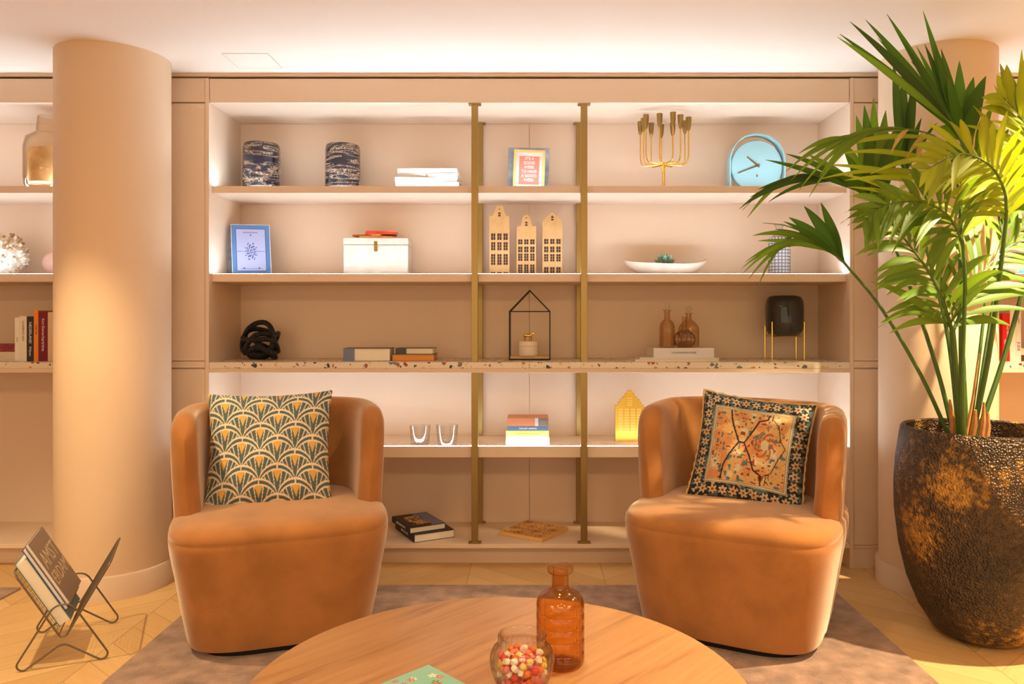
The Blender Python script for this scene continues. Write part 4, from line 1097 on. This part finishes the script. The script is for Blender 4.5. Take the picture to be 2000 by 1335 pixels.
for v_ in b.bm.verts: v_.co.z = max(v_.co.z, 0)
b.build('shell_ball', sm, sh)
pk = thing('round_ornament', 'pale pink ribbed disc ornament half hidden by the left column, second shelf', 'ornament', (PX(108, 3.88), 3.88, Z2))
MB().lathe([(0, -.022), (.045, -.02), (.060, -.010), (.064, 0), (.060, .010), (.045, .02), (0, .022)], 48, M=Matrix.Translation((0, 0, .064)) @ Matrix.Rotation(PI / 2, 4, 'X')).build('disc', mat('pink_stone', (200, 154, 134), .5, var=.06, vscale=30), pk)

def upright(label, x0, x1, top, colr, depth=.15, title=None, ts=.012, ink=None, Y=3.72, G='upright books on the far left terrazzo shelf', lean=0, toff=0, zt=ZT):
    s = Y / F; t_ = (x1 - x0) * s - .0006; h = PZ(top, Y) - zt
    R3 = STAND
    loc = Vector((PX(x0, Y), Y + depth / 2, zt + h / 2))
    bk = book(label, depth, h, t_, loc, R3, colr, title=title, tsize=ts, tink=ink, group=G, toff=toff)
    return bk
upright('slim white paperback leftmost of the upright books in the far left bookcase', 29, 38, 620, coloured('w1', (238, 228, 210)), title='ATLAS', ts=.008)
upright('cream book with yellow and black spine lettering in the far left bookcase', 38, 52.3, 617, coloured('w2', (236, 222, 196)), title=[('NICO RIO', .014, -.02, 0), ('SUNSET', .012, -.065, 0)])
upright('dark navy book with white title in the far left bookcase', 52.3, 66, 618, coloured('navy2', (46, 40, 52)), title=[('NEDERLAND', .018, -.03, 0), ('Wijnen', .016, .06, 0)], ink=M['whiteink'])
upright('narrow orange book between the navy and crimson books, far left bookcase', 66, 75, 606, coloured('orange2', (238, 140, 40)), title='OPEN SEA', ts=.011, toff=-.03)
upright('crimson hardback with white lettering in the far left bookcase', 75, 93.5, 609, coloured('crimson', (122, 12, 40)), title=[('Kurt Dieman', .016, -.045, 0), ('hartrime', .020, .035, 0)], ink=M['whiteink'])
upright('pale beige book at the right end of the far left upright row, beside the column', 93.5, 108, 609, coloured('beige3', (222, 190, 150)))
book('orange and white striped book at the bottom of the lying pair, far left bookcase', .15, .21, .045, (PX(-12, 3.72), 3.80, ZT), flat(PI / 2), coloured('orange_white', (214, 196, 166)), title=[('MODA', .02, 0, 0)], tink=coloured('org_ink', (206, 90, 40)), group='lying books in the far left bookcase')
book('purple and gold illustrated book on top of the lying pair, far left bookcase', .15, .205, .036, (PX(-12, 3.72), 3.80, ZT + .045), flat(PI / 2 + .03), mat('purple_gold', (140, 50, 56), .5, var=.5, vscale=30), group='lying books in the far left bookcase')
# right bookcase items
G2 = 'upright books on the far right terrazzo shelf'
upright('bright red book at the left of the far right bookcase shelf', 1958, 1972.5, 612, coloured('red4', (214, 30, 24)), title=[('FRED SMITH', .012, -.03, .006), ('RED CITY', .014, .04, -.004)], ink=M['whiteink'], G=G2)
upright('tall plain white book between the red and the black-and-white book, far right bookcase', 1972.5, 1984.5, 603, coloured('w5', (234, 226, 214)), G=G2)
bk = upright('white book with black lettering beside the plain white one, far right bookcase', 1984.5, 1994.5, 603, coloured('w6', (230, 224, 216)), title=[('JUDE', .020, .055, 0), ('LIGHT', .010, -.07, 0)], G=G2)
book('cream book lying on the far right terrazzo shelf at the photo edge', .15, .21, .032, (PX(2038, 3.72), 3.80, ZT + .03), flat(PI / 2), coloured('cream7', (226, 208, 184)), group='lying books in the far right bookcase')
book('dark brown book lying beneath the cream one, far right bookcase', .15, .21, .03, (PX(2038, 3.72), 3.80, ZT), flat(PI / 2), coloured('brown7', (90, 54, 36)), group='lying books in the far right bookcase')
book('bright blue book on the second shelf of the far right bookcase behind palm leaves', .16, .24, .04, (PX(2040, 3.72), 3.80, Z2), flat(PI / 2), coloured('blue7', (60, 150, 214)))

# ================================================================== MAGAZINE RACK
FL = Vector((-1.703, 2.57, 0)); FR = Vector((-1.477, 2.666, 0)); BR = Vector((-1.623, 2.98, 0))
uu = (FR - FL); W_ = uu.length; uu.normalize(); vv = (BR - FR); D_ = vv.length; vv = (vv - uu * vv.dot(uu)).normalized()
mr = thing('magazine_rack', 'wire mesh magazine rack with crossed loop legs on the floor by the left column', 'magazine rack')
mr.matrix_world = Matrix.Translation((FL + FR) / 2) @ cols(uu, vv, AZ).to_4x4()
hwid = W_ / 2
def smooth_loop(pts, it=3):
    for _ in range(it):
        q = []
        n = len(pts)
        for i in range(n):
            a, c = Vector(pts[i]), Vector(pts[(i + 1) % n]); q += [a * .75 + c * .25, a * .25 + c * .75]
        pts = q
    return pts
wr_ = .0032
for yy, nm in ((0, 'leg_loop'), (D_, 'leg_loop')):
    ctrl = [(-hwid - .050, -.006, .030), (0, .286, .045), (hwid + .050, -.006, .030), (0, .112, .035)]
    pts = []
    for i in range(4):
        A_, B_, C_ = [Vector((q[0], yy, q[1])) for q in (ctrl[i - 1], ctrl[i], ctrl[(i + 1) % 4])]
        d1, d2 = (A_ - B_).normalized(), (C_ - B_).normalized(); ha = d1.angle(d2) / 2; r_ = ctrl[i][2] * (.6 if i % 2 == 0 else 1)
        ln = r_ / math.tan(ha); cen = B_ + (d1 + d2).normalized() * (r_ / math.sin(ha))
        P1, P2 = B_ + d1 * ln, B_ + d2 * ln; v1, v2 = P1 - cen, P2 - cen; tot_ = v1.angle(v2); ax_ = v1.cross(v2).normalized()
        for k in range(11): pts.append(cen + Matrix.Rotation(tot_ * k / 10, 3, ax_) @ v1)
    zm = min(p[2] for p in pts)
    pts = [(p[0], p[1], p[2] - zm + wr_) for p in pts]
    MB().tube(pts, wr_, 8, closed=True).build(nm, M['dkwire'], mr)
# wings
TOPA, TOPZ, BZ = .131, .334, .105
for sg in (-1, 1):
    e1 = Vector((sg * TOPA, 0, TOPZ - BZ)).normalized(); L_ = math.hypot(TOPA, TOPZ - BZ)
    o0 = Vector((sg * .012, 0, BZ))
    ctrl = []
    rad = .03
    def wp(a, y): return o0 + e1 * a + Vector((0, y, 0))
    pts = []
    for (ca, cy, a0) in ((L_ - rad, rad, -PI / 2), (L_ - rad, D_ - rad, 0)):
        for k in range(7):
            t = a0 + (PI / 2) * k / 6
            pts.append(wp(ca + rad * math.cos(t), cy + rad * math.sin(t)))
    pts = [wp(.0, 0)] + pts + [wp(.0, D_)]
    b = MB(); b.tube(pts, wr_, 8)
    wing = b.build('wing_frame', M['dkwire'], mr)
    b = MB()
    ny = 20; na = 15
    for k in range(1, ny): b.tube([wp(0, D_ * k / ny), wp(L_ - .001, D_ * k / ny)], .0007, 4)
    for k in range(1, na): b.tube([wp(L_ * k / na, 0.001), wp(L_ * k / na, D_ - .001)], .0007, 4)
    b.build('wire_mesh', M['dkwire'], wing)
b = MB()
for yy in (0, D_): b.tube([(-.012, yy, BZ), (-.006, yy, BZ - .006), (.006, yy, BZ - .006), (.012, yy, BZ)], wr_, 8)
for xx in (-.012, .012): b.tube([(xx, 0, BZ), (xx, D_, BZ)], .0016, 6)
b.build('trough_wire', M['dkwire'], mr)
# books leaning on the left wing
Mw = mr.matrix_world.copy()
e1 = Vector((-TOPA, 0, TOPZ - BZ)).normalized(); nrm = Vector((e1.z, 0, -e1.x))   # normal pointing to the rack middle
off = .0065
for (lb, h_, w_, t_, cover, pages, y0) in (
        ('thick white-paged book with teal cover lowest against the magazine rack wing', .262, .215, .040, coloured('teal_edge', (110, 140, 140)), coloured('white_pages', (240, 232, 214)), .030),
        ('blue-covered book in the middle of the three in the magazine rack', .255, .23, .014, coloured('royal_blue', (40, 70, 130)), coloured('white_pages2', (238, 236, 232)), .030),
        ('grey-brown book with large pale lettering, front of the magazine rack', .250, .245, .013, coloured('taupe_cover', (134, 112, 94)), coloured('white_pages3', (236, 232, 228)), .026)):
    # local axes of the book: x along rack depth, y up the wing, z normal
    zax = nrm; R3 = cols(Vector((0, -1, 0)), -e1, zax)
    c = Vector((-.012, y0 + w_ / 2 + .0, BZ)) + e1 * (h_ / 2 + .012 + off * .9) + zax * off
    bk = book(lb, w_, h_, t_, (0, 0, 0), Matrix.Identity(3), cover, pages)
    bk.matrix_world = Mw @ (Matrix.Translation(c) @ R3.to_4x4())
    off += t_ + .0008; lastb = bk; lt_ = t_; sgn = -1
pale = coloured('pale_lettering', (200, 176, 144))
for k, (t2, sz) in enumerate((('AMST', .086), ('ERDAM', .070))):
    text(t2, sz, pale, lastb, (.0, -.040 + k * .070, lt_ + .0004), Matrix.Rotation(PI, 3, 'Z'), 'cover_lettering')

# ================================================================== POTTED PALM
PXC, PYC = 1.69, 2.87
pp = thing('potted_palm', 'large kentia palm in a rough dark bronze pot beside the right column', 'plant', (PXC, PYC, 0))
zr_ = .777
def potmat():
    m = bpy.data.materials.new('rough_bronze'); m.use_nodes = True; nt = m.node_tree; p = nt.nodes['Principled BSDF']; N = nt.nodes.new; L = nt.links.new
    tc = N('ShaderNodeTexCoord'); n = N('ShaderNodeTexNoise'); n.inputs['Scale'].default_value = 3.2; n.inputs['Detail'].default_value = 6; L(tc.outputs['Object'], n.inputs['Vector'])
    n3 = N('ShaderNodeTexNoise'); n3.inputs['Scale'].default_value = 45; n3.inputs['Detail'].default_value = 6; L(tc.outputs['Object'], n3.inputs['Vector'])
    ad = N('ShaderNodeMath'); ad.operation = 'MULTIPLY_ADD'; L(n3.outputs['Fac'], ad.inputs[0]); ad.inputs[1].default_value = .45; L(n.outputs['Fac'], ad.inputs[2])
    cr = N('ShaderNodeValToRGB'); L(ad.outputs[0], cr.inputs[0]); E = cr.color_ramp.elements
    E[0].position = .58; E[0].color = (*lin((52, 43, 35)), 1); E[1].position = .92; E[1].color = (*lin((196, 146, 66)), 1)
    e = E.new(.76); e.color = (*lin((86, 67, 48)), 1)
    L(cr.outputs[0], p.inputs['Base Color']); p.inputs['Roughness'].default_value = .42; p.inputs['Metallic'].default_value = .35
    v = N('ShaderNodeTexVoronoi'); v.inputs['Scale'].default_value = 130; L(tc.outputs['Object'], v.inputs['Vector'])
    n2 = N('ShaderNodeTexNoise'); n2.inputs['Scale'].default_value = 60; n2.inputs['Detail'].default_value = 8; L(tc.outputs['Object'], n2.inputs['Vector'])
    a2 = N('ShaderNodeMath'); a2.operation = 'ADD'; L(v.outputs['Distance'], a2.inputs[0]); L(n2.outputs['Fac'], a2.inputs[1])
    b = N('ShaderNodeBump'); b.inputs['Strength'].default_value = 1; b.inputs['Distance'].default_value = .007; L(a2.outputs[0], b.inputs['Height']); L(b.outputs[0], p.inputs['Normal'])
    return m
pot = [(0, 0), (.10, 0), (.135, .008), (.17, .03), (.215, .10), (.255, .20), (.282, .32), (.297, .45), (.299, .55), (.293, .65), (.280, .74), (.274, .772), (.270, .777), (.262, .777), (.257, .772), (.262, .73), (.268, .66), (.24, .655), (0, .655)]
MB().lathe(pot, 128).build('pot', potmat(), pp, auto=50)
MB().lathe([(0, .68), (.1, .678), (.2, .672), (.266, .665), (.266, .655), (0, .655)], 48).build('soil', mat('potting_soil', (64, 46, 34), .95, bump=1, bscale=60), pp)

leafm = bpy.data.materials.new('palm_leaf'); leafm.use_nodes = True
nt = leafm.node_tree; p = nt.nodes['Principled BSDF']
a_ = nt.nodes.new('ShaderNodeAttribute'); a_.attribute_name = 'col'
p.inputs['Roughness'].default_value = .5; nt.links.new(a_.outputs['Color'], p.inputs['Base Color'])
tr = nt.nodes.new('ShaderNodeBsdfTranslucent'); mxs = nt.nodes.new('ShaderNodeMixShader'); mxs.inputs[0].default_value = .38
br = nt.nodes.new('ShaderNodeMix'); br.data_type = 'RGBA'; br.blend_type = 'MULTIPLY'; br.inputs[0].default_value = 1; br.inputs[7].default_value = (1.5, 1.25, .35, 1)
nt.links.new(a_.outputs['Color'], br.inputs[6]); nt.links.new(br.outputs[2], tr.inputs[0])
nt.links.new(p.outputs[0], mxs.inputs[1]); nt.links.new(tr.outputs[0], mxs.inputs[2]); nt.links.new(mxs.outputs[0], nt.nodes['Material Output'].inputs[0])
stemm = mat('palm_stem', (74, 104, 40), .45, var=.15, vscale=8)
huskm = mat('dry_husk', (190, 130, 72), .8, var=.2, vscale=30)
Oc = Vector((PXC, PYC, 0))
def bez(pts, n):
    """Catmull-Rom through pts"""
    P = [Vector(q) for q in pts]; P = [P[0] * 2 - P[1]] + P + [P[-1] * 2 - P[-2]]; out = []
    segs = len(P) - 3
    for i in range(n + 1):
        t = i / n * segs; k = min(int(t), segs - 1); f = t - k; a, b_, c, d_ = P[k:k + 4]
        out.append(.5 * ((2 * b_) + (c - a) * f + (2 * a - 5 * b_ + 4 * c - d_) * f * f + (3 * b_ - a - 3 * c + d_) * f ** 3))
    return out
LEAFCOL = {'g': (66, 108, 30), 'y': (150, 166, 40), 'm': (98, 132, 40), 'd': (56, 88, 34), 'b': (178, 160, 96)}  # the yellow entry paints lamplight into the leaf colour
class Leaves:
    def __init__(s): s.v = []; s.f = []; s.c = []
    def blade(s, p0, p1, w_, bow, col, fold=.25, sidehint=None, n=9, maxat=.42):
        p0, p1 = Vector(p0), Vector(p1); d = p1 - p0; L = d.length
        bowv = Vector(bow)
        base = len(s.v); c0 = np.array(lin(LEAFCOL[col])) * random.uniform(.8, 1.2)
        side0 = sidehint
        for i in range(n + 1):
            t = i / n
            p = p0 + d * t + bowv * (4 * t * (1 - t)) * .5 + Vector((0, 0, -1)) * 0
            tg = (d + bowv * 2 * (1 - 2 * t)).normalized()
            sd = (sidehint - tg * sidehint.dot(tg)).normalized() if sidehint is not None else tg.cross(Vector((0, 1, 0))).normalized()
            up = tg.cross(sd)
            wd_ = w_ * (math.sin(PI * min(1, (t / maxat) * .5)) if t < maxat else (1 - ((t - maxat) / (1 - maxat)) ** 1.7)) * .62 + .0006
            if t < maxat: wd_ = max(wd_, w_ * .18)
            for q in (-1, 0, 1):
                s.v.append(p + sd * q * wd_ + up * (-abs(q)) * fold * wd_ - Oc)
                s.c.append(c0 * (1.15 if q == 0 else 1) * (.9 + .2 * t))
        for i in range(n):
            a = base + i * 3
            for q in (0, 1): s.f.append((a + q, a + q + 1, a + q + 4, a + q + 3))
    def build(s, name, parent):
        me = bpy.data.meshes.new(name); me.from_pydata([tuple(q) for q in s.v], [], s.f)
        for pl in me.polygons: pl.use_smooth = True
        me.materials.append(leafm); o = bpy.data.objects.new(name, me); C.objects.link(o); o.parent = parent
        setcol(o, np.clip(np.array(s.c), 0, 1)); return o
def frond(stem, rach, auto=None, tips=(), col='g', w_=.024, r0=.010, yspread=.12):
    """stem, rach: lists of (px, py, Y).  tips: (t along rachis, px, py, Y, width[, colour])"""
    lv = Leaves(); SP = bez([at(*q) for q in stem], 20); RP = bez([at(*q) for q in rach], 24)
    if auto:
        n_, L0, L1, spread, droop, ang = auto
        for i in range(n_):
            t = (i + .5) / n_; k = min(int(t * 24), 23); p = RP[k].lerp(RP[k + 1], t * 24 - k); tg = (RP[k + 1] - RP[k]).normalized()
            # view-plane side direction with a bit of depth
            sd = tg.cross(Vector((0, 1, 0))).normalized()
            L = (L0 + (L1 - L0) * t) * (math.sin(PI * min(1, .25 + t * .75)) ** .35) * random.uniform(.9, 1.08)
            for sg in (-1, 1):
                an = math.radians(ang * (1 - .45 * t) + random.uniform(-5, 5))
                dr = tg * math.cos(an) + sd * sg * math.sin(an) * spread + Vector((0, random.uniform(-1, .6) * yspread * 2, 0))
                dr.normalize(); p1 = p + dr * L + Vector((0, 0, -droop * L * random.uniform(.7, 1.3)))
                lv.blade(p, p1, w_ * random.uniform(.8, 1.15), Vector((0, 0, droop * L * .9)) + tg * L * .05, col, sidehint=(tg.cross(dr).cross(dr) if False else tg + Vector((0, .25, .1))))
    for tp in tips:
        t, px_, py_, Y_, ww = tp[:5]; cc = tp[5] if len(tp) > 5 else col; dz = tp[6] if len(tp) > 6 else .03
        k = min(int(t * 24), 23); p = RP[k].lerp(RP[k + 1], t * 24 - k); p1 = at(px_, py_, Y_); d_ = p1 - p
        sdh = d_.cross(Vector((0, 1, .0))).normalized() + Vector((0, random.uniform(-.2, .3), 0))
        lv.blade(p, p1, ww, Vector((0, 0, dz)), cc, sidehint=sdh, n=12)
    fo = lv.build('frond', pp)
    rs = [r0 * (1 - .45 * i / len(SP)) for i in range(len(SP))]; rr = [r0 * .55 * (1 - .85 * i / len(RP)) for i in range(len(RP))]
    MB().tube([q - Oc for q in SP] + [q - Oc for q in RP[1:]], rs + rr[1:], 8).build('stem', stemm, fo)
    return fo
YP = PYC
# A: low left frond over the decanter
frond([(1858, 862, 2.86), (1800, 735, 2.85), (1720, 600, 2.83), (1648, 512, 2.80)], [(1648, 512, 2.80), (1600, 470, 2.79), (1540, 442, 2.77), (1490, 435, 2.75)], None,
      [(0, 1603, 395, 2.86, .030), (.02, 1570, 402, 2.84, .034), (.04, 1540, 424, 2.80, .032), (.05, 1530, 432, 2.75, .02), (.06, 1622, 440, 2.85, .02), (.1, 1515, 447, 2.77, .022), (.15, 1480, 470, 2.74, .016, 'm'), (.2, 1470, 460, 2.72, .018, 'm', .06), (.3, 1450, 535, 2.72, .016, 'm', .10),
       (.35, 1462, 545, 2.75, .015, 'm', .10), (.5, 1480, 560, 2.78, .012, 'm', .1), (.25, 1455, 512, 2.76, .014, 'm', .08), (.1, 1447, 525, 2.8, .012, 'm', .13)], r0=.0085)
# B: left frond with tall upright leaflets and long arching tip
frond([(1866, 862, 2.90), (1830, 720, 2.92), (1770, 540, 2.90), (1716, 404, 2.88)], [(1716, 404, 2.88), (1660, 360, 2.86), (1570, 340, 2.84), (1500, 365, 2.82), (1450, 410, 2.80)], None,
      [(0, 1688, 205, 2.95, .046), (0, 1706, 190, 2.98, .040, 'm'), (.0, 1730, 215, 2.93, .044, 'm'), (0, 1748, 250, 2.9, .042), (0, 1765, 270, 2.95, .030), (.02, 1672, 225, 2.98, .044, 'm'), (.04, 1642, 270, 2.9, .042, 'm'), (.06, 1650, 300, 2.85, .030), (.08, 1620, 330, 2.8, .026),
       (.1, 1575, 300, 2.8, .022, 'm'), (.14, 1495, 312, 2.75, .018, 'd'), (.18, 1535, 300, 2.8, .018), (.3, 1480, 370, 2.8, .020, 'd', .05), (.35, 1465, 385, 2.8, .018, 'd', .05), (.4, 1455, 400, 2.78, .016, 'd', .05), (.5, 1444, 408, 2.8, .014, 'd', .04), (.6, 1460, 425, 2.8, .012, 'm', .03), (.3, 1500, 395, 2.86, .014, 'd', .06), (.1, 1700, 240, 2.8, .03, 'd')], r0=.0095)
# B2: thin drooping fine leaflets seen in front of the alcove (middle left)
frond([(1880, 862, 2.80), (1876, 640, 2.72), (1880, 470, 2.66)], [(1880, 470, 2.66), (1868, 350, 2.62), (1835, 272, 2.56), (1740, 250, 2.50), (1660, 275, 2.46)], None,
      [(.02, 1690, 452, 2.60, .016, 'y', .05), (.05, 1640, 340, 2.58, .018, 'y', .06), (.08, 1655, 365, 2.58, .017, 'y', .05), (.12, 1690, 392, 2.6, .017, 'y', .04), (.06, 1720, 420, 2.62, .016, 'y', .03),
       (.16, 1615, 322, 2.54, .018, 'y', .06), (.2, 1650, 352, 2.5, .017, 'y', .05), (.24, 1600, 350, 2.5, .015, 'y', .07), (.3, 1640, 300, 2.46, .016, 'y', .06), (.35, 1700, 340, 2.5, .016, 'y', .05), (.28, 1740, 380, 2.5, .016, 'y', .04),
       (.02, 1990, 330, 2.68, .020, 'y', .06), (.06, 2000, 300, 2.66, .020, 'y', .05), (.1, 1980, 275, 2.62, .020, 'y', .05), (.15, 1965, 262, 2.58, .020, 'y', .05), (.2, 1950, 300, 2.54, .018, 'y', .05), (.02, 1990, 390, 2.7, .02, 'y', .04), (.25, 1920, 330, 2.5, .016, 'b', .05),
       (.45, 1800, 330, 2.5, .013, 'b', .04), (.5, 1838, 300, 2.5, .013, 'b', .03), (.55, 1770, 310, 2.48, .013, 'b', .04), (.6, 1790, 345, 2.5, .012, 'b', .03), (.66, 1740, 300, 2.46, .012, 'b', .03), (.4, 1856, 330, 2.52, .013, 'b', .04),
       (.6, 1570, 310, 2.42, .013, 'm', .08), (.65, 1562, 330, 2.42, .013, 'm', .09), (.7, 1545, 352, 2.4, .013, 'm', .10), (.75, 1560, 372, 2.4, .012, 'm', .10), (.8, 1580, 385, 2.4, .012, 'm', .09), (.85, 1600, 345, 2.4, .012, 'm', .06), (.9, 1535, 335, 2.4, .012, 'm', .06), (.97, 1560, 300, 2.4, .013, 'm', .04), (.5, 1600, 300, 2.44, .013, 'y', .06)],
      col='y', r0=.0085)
# C: high frond against the column and ceiling
frond([(1888, 862, 2.88), (1878, 640, 2.90), (1876, 430, 2.86), (1884, 290, 2.82)], [(1884, 290, 2.82), (1860, 240, 2.80), (1820, 170, 2.78), (1780, 120, 2.75)], None,
      [(0, 1926, 148, 2.85, .058), (0, 1902, 150, 2.9, .052), (.02, 1874, 118, 2.88, .046), (.05, 1838, 95, 2.8, .028), (.08, 1826, 86, 2.75, .03), (.12, 1806, 86, 2.78, .026, 'd'), (.2, 1803, 22, 2.75, .020), (.15, 1732, 27, 2.7, .024), (.2, 1757, 72, 2.72, .024),
       (.25, 1690, 38, 2.66, .026), (.3, 1660, 42, 2.62, .024, 'd'), (.3, 1635, 72, 2.6, .026, 'm'), (.2, 1640, 66, 2.66, .024), (.1, 1715, 75, 2.72, .02), (0, 1790, 90, 2.9, .02), (0, 1850, 150, 2.75, .03), (0, 1905, 200, 2.8, .03)], r0=.0105)
# C2: dark upright leaves left of column centre
frond([(1874, 862, 2.95), (1850, 650, 3.0), (1800, 450, 3.02), (1768, 338, 3.02)], [(1768, 338, 3.02), (1766, 310, 3.02), (1764, 290, 3.02)], None,
      [(0, 1745, 120, 3.04, .036, 'd'), (.1, 1764, 125, 3.05, .030, 'd'), (0, 1789, 148, 3.04, .036, 'd'), (0, 1800, 230, 3.0, .02, 'd'), (0, 1735, 260, 3.02, .02, 'd'), (0, 1830, 240, 2.98, .015, 'd')], r0=.009)
# D: mid frond arching left and down in front of the stems
frond([(1876, 862, 2.78), (1868, 760, 2.74), (1858, 640, 2.68)], [(1858, 640, 2.68), (1835, 570, 2.64), (1800, 510, 2.60), (1745, 440, 2.56), (1710, 400, 2.54)], (19, .27, .15, 1.0, .22, 58),
      [(0, 1700, 550, 2.5, .022, 'm', .05), (0, 1715, 640, 2.5, .012, 'm', .1)], col='m', w_=.022, r0=.013, yspread=.22)
frond([(1884, 862, 2.74), (1872, 760, 2.70), (1862, 645, 2.64)], [(1862, 645, 2.64), (1900, 560, 2.68), (1960, 490, 2.74), (2030, 450, 2.8)], (15, .30, .2, 1.0, .15, 50), (), col='m', w_=.024, r0=.011, yspread=.2)
# E: frond at the right, the near lamp's light put into its yellow
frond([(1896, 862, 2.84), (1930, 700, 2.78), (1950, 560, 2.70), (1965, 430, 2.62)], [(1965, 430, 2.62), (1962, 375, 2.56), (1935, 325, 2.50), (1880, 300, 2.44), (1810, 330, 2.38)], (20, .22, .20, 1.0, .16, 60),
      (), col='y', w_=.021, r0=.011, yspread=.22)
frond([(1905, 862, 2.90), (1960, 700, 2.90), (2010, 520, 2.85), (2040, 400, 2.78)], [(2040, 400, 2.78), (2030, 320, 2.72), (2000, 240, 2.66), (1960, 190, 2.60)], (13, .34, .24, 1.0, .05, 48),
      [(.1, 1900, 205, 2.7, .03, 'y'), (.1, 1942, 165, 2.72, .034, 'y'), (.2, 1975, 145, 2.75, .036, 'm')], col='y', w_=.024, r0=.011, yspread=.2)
frond([(1900, 862, 2.95), (1920, 720, 3.0), (1945, 560, 3.02), (1960, 470, 3.0)], [(1960, 470, 3.0), (1940, 380, 3.0), (1905, 300, 2.98), (1880, 240, 2.95)], (14, .26, .2, 1.0, .1, 48), (), col='m', w_=.026, r0=.009, yspread=.2)
frond([(1890, 862, 2.98), (1912, 700, 3.02), (1930, 560, 3.04), (1955, 500, 3.03)], [(1955, 500, 3.03), (1990, 440, 3.02), (2040, 400, 3.0), (2090, 390, 3.0)], (12, .26, .2, 1.0, .12, 50), (), col='m', w_=.02, r0=.008, yspread=.2)
frond([(1882, 862, 2.70), (1880, 720, 2.66), (1885, 560, 2.60), (1880, 470, 2.56)], [(1880, 470, 2.56), (1850, 420, 2.52), (1800, 395, 2.47), (1730, 400, 2.42), (1690, 430, 2.40)], (17, .22, .16, 1.0, .22, 55), (), col='m', w_=.017, r0=.009, yspread=.25)
# dry husks at the base
for k, (a, c, w_) in enumerate((((1862, 858, 2.80), (1855, 780, 2.80), .020), ((1895, 862, 2.76), (1905, 800, 2.74), .026), ((1915, 862, 2.80), (1922, 785, 2.80), .020), ((1885, 862, 2.74), (1912, 690, 2.76), .010), ((1925, 862, 2.84), (1930, 805, 2.84), .022), ((1878, 862, 2.82), (1872, 790, 2.82), .018))):
    A, B_ = at(*a) - Oc, at(*c) - Oc
    MB().tube([A, A.lerp(B_, .5) + Vector((.004, 0, 0)), B_], [w_ * .55, w_ * .5, w_ * .2], 7).build('husk', huskm, pp)

# ================================================================== TABLE BOOK (turquoise)
tk = thing('book', 'turquoise flowered book on the round table, cut by the photo bottom edge', 'book', (-.2035, 1.711 - .155, ZTB), math.radians(45))
# local: corner pointing away from the camera is (+,+) after a 45 degree turn
tw, th_ = .19, .25
MB().box(-tw / 2, tw / 2, -th_ / 2, th_ / 2, 0, .012).build('cover', coloured('turquoise_cover', (140, 200, 180)), tk, bevel=.001)
def blooms(u, v):
    base = np.array(lin((146, 204, 184))); col = np.empty(u.shape + (3,)); col[:] = base
    rng = np.random.RandomState(8)
    for k in range(34):
        cx, cy = rng.rand() * .9 + .05, rng.rand() * .62 + .05; r = .035 + .03 * rng.rand(); c = [(214, 84, 110), (240, 200, 110), (245, 230, 220), (220, 110, 80), (90, 150, 90)][rng.randint(5)]
        a = np.arctan2((v - cy) * th_, (u - cx) * tw); d_ = np.hypot((u - cx), (v - cy) * th_ / tw)
        col[d_ < r * (.8 + .3 * np.cos(a * 5 + k))] = np.array(lin(c)); col[d_ < r * .25] = np.array(lin((250, 220, 120)))
    return col
printed_plate('cover_print', tw - .004, th_ - .004, blooms, tk, Matrix.Translation((0, th_ / 2 - .002, .0126)) @ Matrix.Rotation(PI / 2, 4, 'X'), 130)
